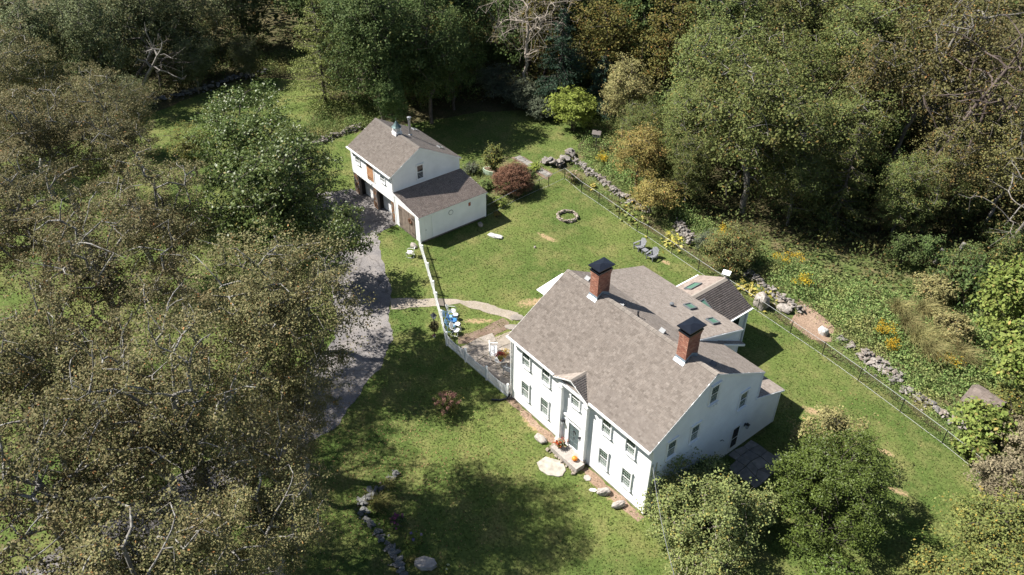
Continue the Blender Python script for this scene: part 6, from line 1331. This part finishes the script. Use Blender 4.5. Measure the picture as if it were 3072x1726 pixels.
def lamp_vine():
    rng = np.random.default_rng(5); g = rng.normal(size=(900, 3)); g /= np.linalg.norm(g, axis=1, keepdims=True)
    link('vine', leaves_mesh('vine', g * np.array([0.42, 0.42, 0.5]) * rng.uniform(0.4, 1, size=(900, 1)) + np.array([0, 0, 0.85]), 0.11, LEAF['A'], rng), LAMP)
lamp_vine()
def hosta(loc, r, n, label, m='Y', h=0.55, seed=0):
    rng = np.random.default_rng(seed); P = rng.normal(size=(n, 3)); P[:, 2] = np.abs(P[:, 2]) * 0.3 + 0.2; P *= np.array([r * 0.5, r * 0.5, h]); me = leaves_mesh('foliage', P, 0.34, LEAF[m], rng, 1.0, None, 0.75)
    o = empty('hosta', (loc[0], loc[1], 0), 0, label, 'plant'); link('foliage', me, o)
hosta((-6.9, 24.2), 1.5, 90, 'yellow leaved hosta clump right of the fence gate', seed=1); hosta((2.0, 23.7), 1.0, 50, 'yellow hosta clump behind the garden room ridge', seed=2); hosta((3.6, 24.0), 1.3, 80, 'yellow hosta clump behind the round boulder', seed=3)
hosta((-18.8, 25.2), 0.6, 22, 'small yellow hosta below the far stone wall', seed=4); hosta((-11.6, 24.2), 1.3, 70, 'yellow green hosta clump under the low yellow tree', 'L', seed=5); hosta((-13.6, 24.6), 1.3, 70, 'green hosta clump left of the one under the low yellow tree', 'P', seed=6)
def goldenrod(loc, r, h, label, seed, n=500):
    rng = np.random.default_rng(seed); o = empty('goldenrod', (loc[0], loc[1], 0), 0, label, 'plant'); P = rng.normal(size=(n * 2, 3)) * np.array([r * .5, r * .5, 0]); P[:, 2] = rng.uniform(0.1, h * 0.85, size=n * 2); link('foliage', leaves_mesh('foliage', P, 0.13, LEAF['W'], rng, 0.4, None, 0.35), o)
    c = rng.normal(size=(9, 3)) * np.array([r * .45, r * .45, 0]); P = np.repeat(c, n // 9, 0) + rng.normal(size=(n // 9 * 9, 3)) * np.array([0.16, 0.16, 0.14]); P[:, 2] += h; link('blossom', leaves_mesh('blossom', P, 0.10, LEAF['X'], rng), o)
for i, (x, y, r, h, lab) in enumerate([(2.0, 28.5, 1.3, 1.5, 'goldenrod clump in the shade right of the rosehip bush'), (4.7, 27.4, 0.8, 1.1, 'small goldenrod clump at the sunny meadow edge'), (-4.0, 27.4, 1.0, 1.4, 'goldenrod above the grey stone wall by the rosehip bush'), (12.4, 27.2, 0.9, 1.0, 'goldenrod clump in the middle of the meadow, left'), (13.9, 26.2, 0.7, 0.9, 'goldenrod clump in the middle of the meadow, lower'), (17.5, 27.6, 0.7, 1.1, 'goldenrod clump in the meadow above the stone heap, right'), (-21.9, 29.5, 0.6, 0.9, 'goldenrod clump below the bird house')]): goldenrod((x, y), r, h, lab, 300 + i)
def grass_clump(loc, r, h, n, label, seed, m='GR', lean=(0.3, 0.2)):
    rng = np.random.default_rng(seed); a = rng.uniform(0, 6.283, size=n); b0 = rng.normal(size=(n, 2)) * r * 0.22; L = h * rng.uniform(0.6, 1.1, size=n); rd = r * rng.uniform(0.3, 1.1, size=n); k = 5; V = np.empty((n, k, 2, 3), dtype=np.float32)
    for s in range(k):
        t = s / (k - 1); x = b0[:, 0] + np.cos(a) * rd * t * t + lean[0] * t * t * h; y = b0[:, 1] + np.sin(a) * rd * t * t + lean[1] * t * t * h; z = L * (t - 0.35 * t * t * t); wd = 0.028 * (1 - t * 0.8)
        V[:, s, 0] = np.stack([x - np.sin(a) * wd, y + np.cos(a) * wd, z], 1); V[:, s, 1] = np.stack([x + np.sin(a) * wd, y - np.cos(a) * wd, z], 1)
    b = (np.arange(n) * k * 2)[:, None]; F = np.concatenate([np.concatenate([b + 2 * s, b + 2 * s + 1, b + 2 * s + 3, b + 2 * s + 2], 1) for s in range(k - 1)], 0)
    o = empty('grass_clump', (loc[0], loc[1], 0), 0, label, 'grass clump'); link('blades', np_mesh('blades', V.reshape(-1, 3), F, LEAF[m]), o)
grass_clump((2.3, -12.6), 0.9, 1.1, 260, 'arching ornamental grass behind the retaining wall corner', 1); grass_clump((1.3, -11.3), 0.6, 0.8, 140, 'arching grass over the upper end of the retaining wall', 2); grass_clump((6.9, -13.2), 0.4, 0.6, 70, 'small grass tuft on the lower retaining wall', 3)
for i, (x, y, s) in enumerate([(14.6, 28.6, 1.2), (16.2, 27.6, 1.3), (15.4, 30.0, 1.2), (13.2, 29.6, 1.1), (17.6, 29.2, 1.2), (11.6, 30.8, 1.1), (13.0, 32.2, 1.2)]): grass_clump((x, y), 1.1 * s, 1.9 * s, 420, ('feathery tall grass clump in the meadow, ' + ('front left', 'front right', 'centre', 'left', 'right edge', 'rear left', 'rear')[i]), 10 + i, 'J', (0.25, -0.1))
# -- uncountable ground cover
def in_poly(x, y, poly):
    c = np.zeros(len(x), bool); n = len(poly); j = n - 1
    for i in range(n):
        xi, yi = poly[i]; xj, yj = poly[j]; t = ((yi > y) != (yj > y)) & (x < (xj - xi) * (y - yi) / (yj - yi + 1e-12) + xi); c ^= t; j = i
    return c
def cover(name, poly, n, h, leaf, m, label, seed, clump=0.5, per=14, vary=1.0, holes=()):
    rng = np.random.default_rng(seed); P = np.array(poly); lo, hi = P.min(0), P.max(0); k = n // per; c = rng.uniform(lo, hi, size=(k * 4, 2)); c = c[in_poly(c[:, 0], c[:, 1], poly)]
    for (x, y, r) in holes: c = c[np.hypot(c[:, 0] - x, c[:, 1] - y) > r]
    c = c[:k]; hh = h * (0.35 + vary * (0.5 + 0.5 * np.sin(c[:, 0] * 0.9 + 1.3 * np.sin(c[:, 1] * 0.5)) * np.cos(c[:, 1] * 0.8)) * rng.uniform(0.3, 1.3, size=len(c))); C = np.repeat(c, per, 0); HH = np.repeat(hh, per)
    q = np.empty((len(C), 3)); q[:, :2] = C + rng.normal(size=C.shape) * clump; q[:, 2] = HH * rng.uniform(0.05, 1, size=len(C)) ** 0.7
    tag(link(name, leaves_mesh(name, q, leaf, LEAF[m], rng, 0.5, None, 0.5)), label, 'undergrowth', None, 'stuff')
cover('meadow_weeds', [(-22, 27.6), (-16, 27.8), (-8, 27.2), (2, 26.0), (7, 26.2), (10, 25.2), (13, 25.0), (17, 24.2), (21, 24), (25, 27), (27, 34), (18, 36), (8, 31.5), (0, 28.5), (-8, 29), (-20, 32)], 56000, 1.0, 0.175, 'W', 'green weedy ground cover of the meadow', 1, holes=[(21.5, 25.2, 1.8)])
cover('fence_strip_weeds', [(-21, 24.4), (-10, 23.5), (0, 22.8), (8, 22.2), (15, 21.6), (21.5, 20.7), (26, 19.6), (24, 21.4), (19, 22.3), (12, 23.2), (7.5, 23.0), (4.5, 23.6), (-4, 24.4), (-10, 25), (-20, 26)], 10000, 0.10, 0.11, 'W', 'low green growth between the fence and the stone walls', 2, 0.25, holes=[(4.15, 22.9, 0.8), (9.4, 23.6, 1.3)])
cover('garden_weeds', [(-44.8, 8.4), (-46.8, 6.6), (-54, 13.8), (-53, 17.5), (-46, 17.2), (-45, 13.8)], 14000, 0.9, 0.17, 'W', 'overgrown green garden behind the barn wall', 3)
cover('forest_undergrowth', [(-26, 36), (-18, 31), (-12, 29), (-4, 28), (2, 28.5), (9, 32), (18, 36), (30, 40), (30, 80), (-10, 95), (-40, 75), (-60, 50), (-75, 30), (-80, 18), (-62, 18), (-52, 18), (-44, 22), (-42, 31), (-36, 36)], 95000, 1.5, 0.29, 'FL', 'shaded undergrowth and ferns on the forest floor', 4, 0.7)
cover('left_undergrowth', [(-68, 12), (-66.5, -6), (-64, -26), (-100, -30), (-110, 10), (-80, 18)], 26000, 1.2, 0.32, 'FL', 'shaded undergrowth beyond the far stone wall', 5, 0.7)
cover('garden_bed_plants', [(-28, 14.2), (-21.4, 14.2), (-21.6, 17), (-25, 16.5), (-26, 20), (-30, 21), (-30.5, 17.5)], 3500, 0.3, 0.12, 'W', 'low mixed plants in the bed behind the barn', 6, 0.2)
cover('wall_top_weeds', [(-33, 35.5), (-28.5, 33.5), (-24.6, 28.8), (-20, 28), (-15.5, 31), (-20, 35), (-27, 38)], 14000, 0.9, 0.17, 'W', 'green weeds round the bird house above the stone wall', 7, 0.4)
cover('far_lawn_weeds', [(-66.5, 10), (-62, 16.2), (-55, 16), (-56, 20), (-68, 20), (-74, 12)], 8000, 1.0, 0.22, 'W', 'rough growth at the end of the far shaded lawn', 8, 0.5)
cover('wall_weeds', [(-24, 26.6), (-12, 25.2), (-5, 24.8), (0.5, 24.8), (7, 24.2), (6.6, 25.6), (0.8, 26.4), (-5, 26.2), (-12, 26.9), (-23, 28)], 5000, 0.5, 0.13, 'W', 'weeds growing among the stones of the back walls', 9, 0.25)
cover('stone_heap_weeds', [(10, 23.6), (13, 23.2), (17, 22.6), (22, 21.8), (23, 23.4), (19.6, 23.8), (16, 24.6), (12.6, 25), (10, 25.2)], 5000, 0.5, 0.13, 'W', 'weeds growing among the stones at the meadow edge', 10, 0.25)
def litter():
    rng = np.random.default_rng(3); n = 2600; P = np.stack([rng.normal(-1.5, 5.5, n), rng.normal(-11, 4.5, n), np.full(n, 0.03)], 1); Q2 = np.stack([rng.uniform(14, 27, 130), rng.uniform(8, 20, 130), np.full(130, 0.03)], 1); P = np.concatenate([P, Q2])
    k = ~in_poly(P[:, 0], P[:, 1], [(-0.3, -0.6), (13.3, -0.6), (13.3, 13), (-0.3, 13)]); tag(link('fallen_leaves', leaves_mesh('fallen_leaves', P[k], 0.10, LEAF['FALL'], rng, 1.5)), 'scattered tan fallen leaves on the lawn', 'leaves', None, 'stuff')
litter()
def lawn_grass():
    rng = np.random.default_rng(21); n = 270000; X = rng.uniform(-62, 30, n); Y = rng.uniform(-26, 36, n); k = in_poly(X, Y, LAWN)
    for poly in (DRV, [(-7.2, -0.3), (-6.2, 5.6), (0, 5.6), (0, -0.05), (13.1, -0.3), (13.1, 13.1), (9, 18.4), (0.9, 18.4), (0.9, 12.6), (0, 12.6), (0, 5.6), (-6.2, 5.6), (-8, 0.5)], [(-32.7, 5.7), (-20.7, 5.7), (-20.7, 13.3), (-32.7, 13.3)],
                 [(-15.5, -0.7), (-14.3, 0.9), (-13.27, 2.1), (-12.05, 3.6), (-9.9, 5.25), (-7.35, 6.5), (-6.95, 5.5), (-9.35, 4.3), (-11.2, 3.35), (-12.4, 1.5), (-13.3, 0.1), (-14.2, -1.5)]): k &= ~in_poly(X, Y, poly)
    for x, y, rx, ry, a in DIRT:
        u = ((X - x) * math.cos(a) + (Y - y) * math.sin(a)) / rx; v = (-(X - x) * math.sin(a) + (Y - y) * math.cos(a)) / ry; k &= (u * u + v * v > 0.8) | (rng.random(n) < 0.3)
    # nearer the camera lawn is denser
    X, Y = X[k], Y[k]; d = np.hypot(X - 33, Y + 27); keep = rng.random(len(X)) < np.clip(1.35 - d / 95, 0.25, 1); X, Y = X[keep], Y[keep]
    P = np.stack([X, Y, rng.uniform(0.012, 0.04, len(X))], 1)
    tag(link('lawn_grass', leaves_mesh('lawn_grass', P, 0.12, LEAF['LAWN'], rng, 0.25, None, 0.5)), 'short mown grass blades covering the lawn', 'grass', None, 'stuff')
lawn_grass()
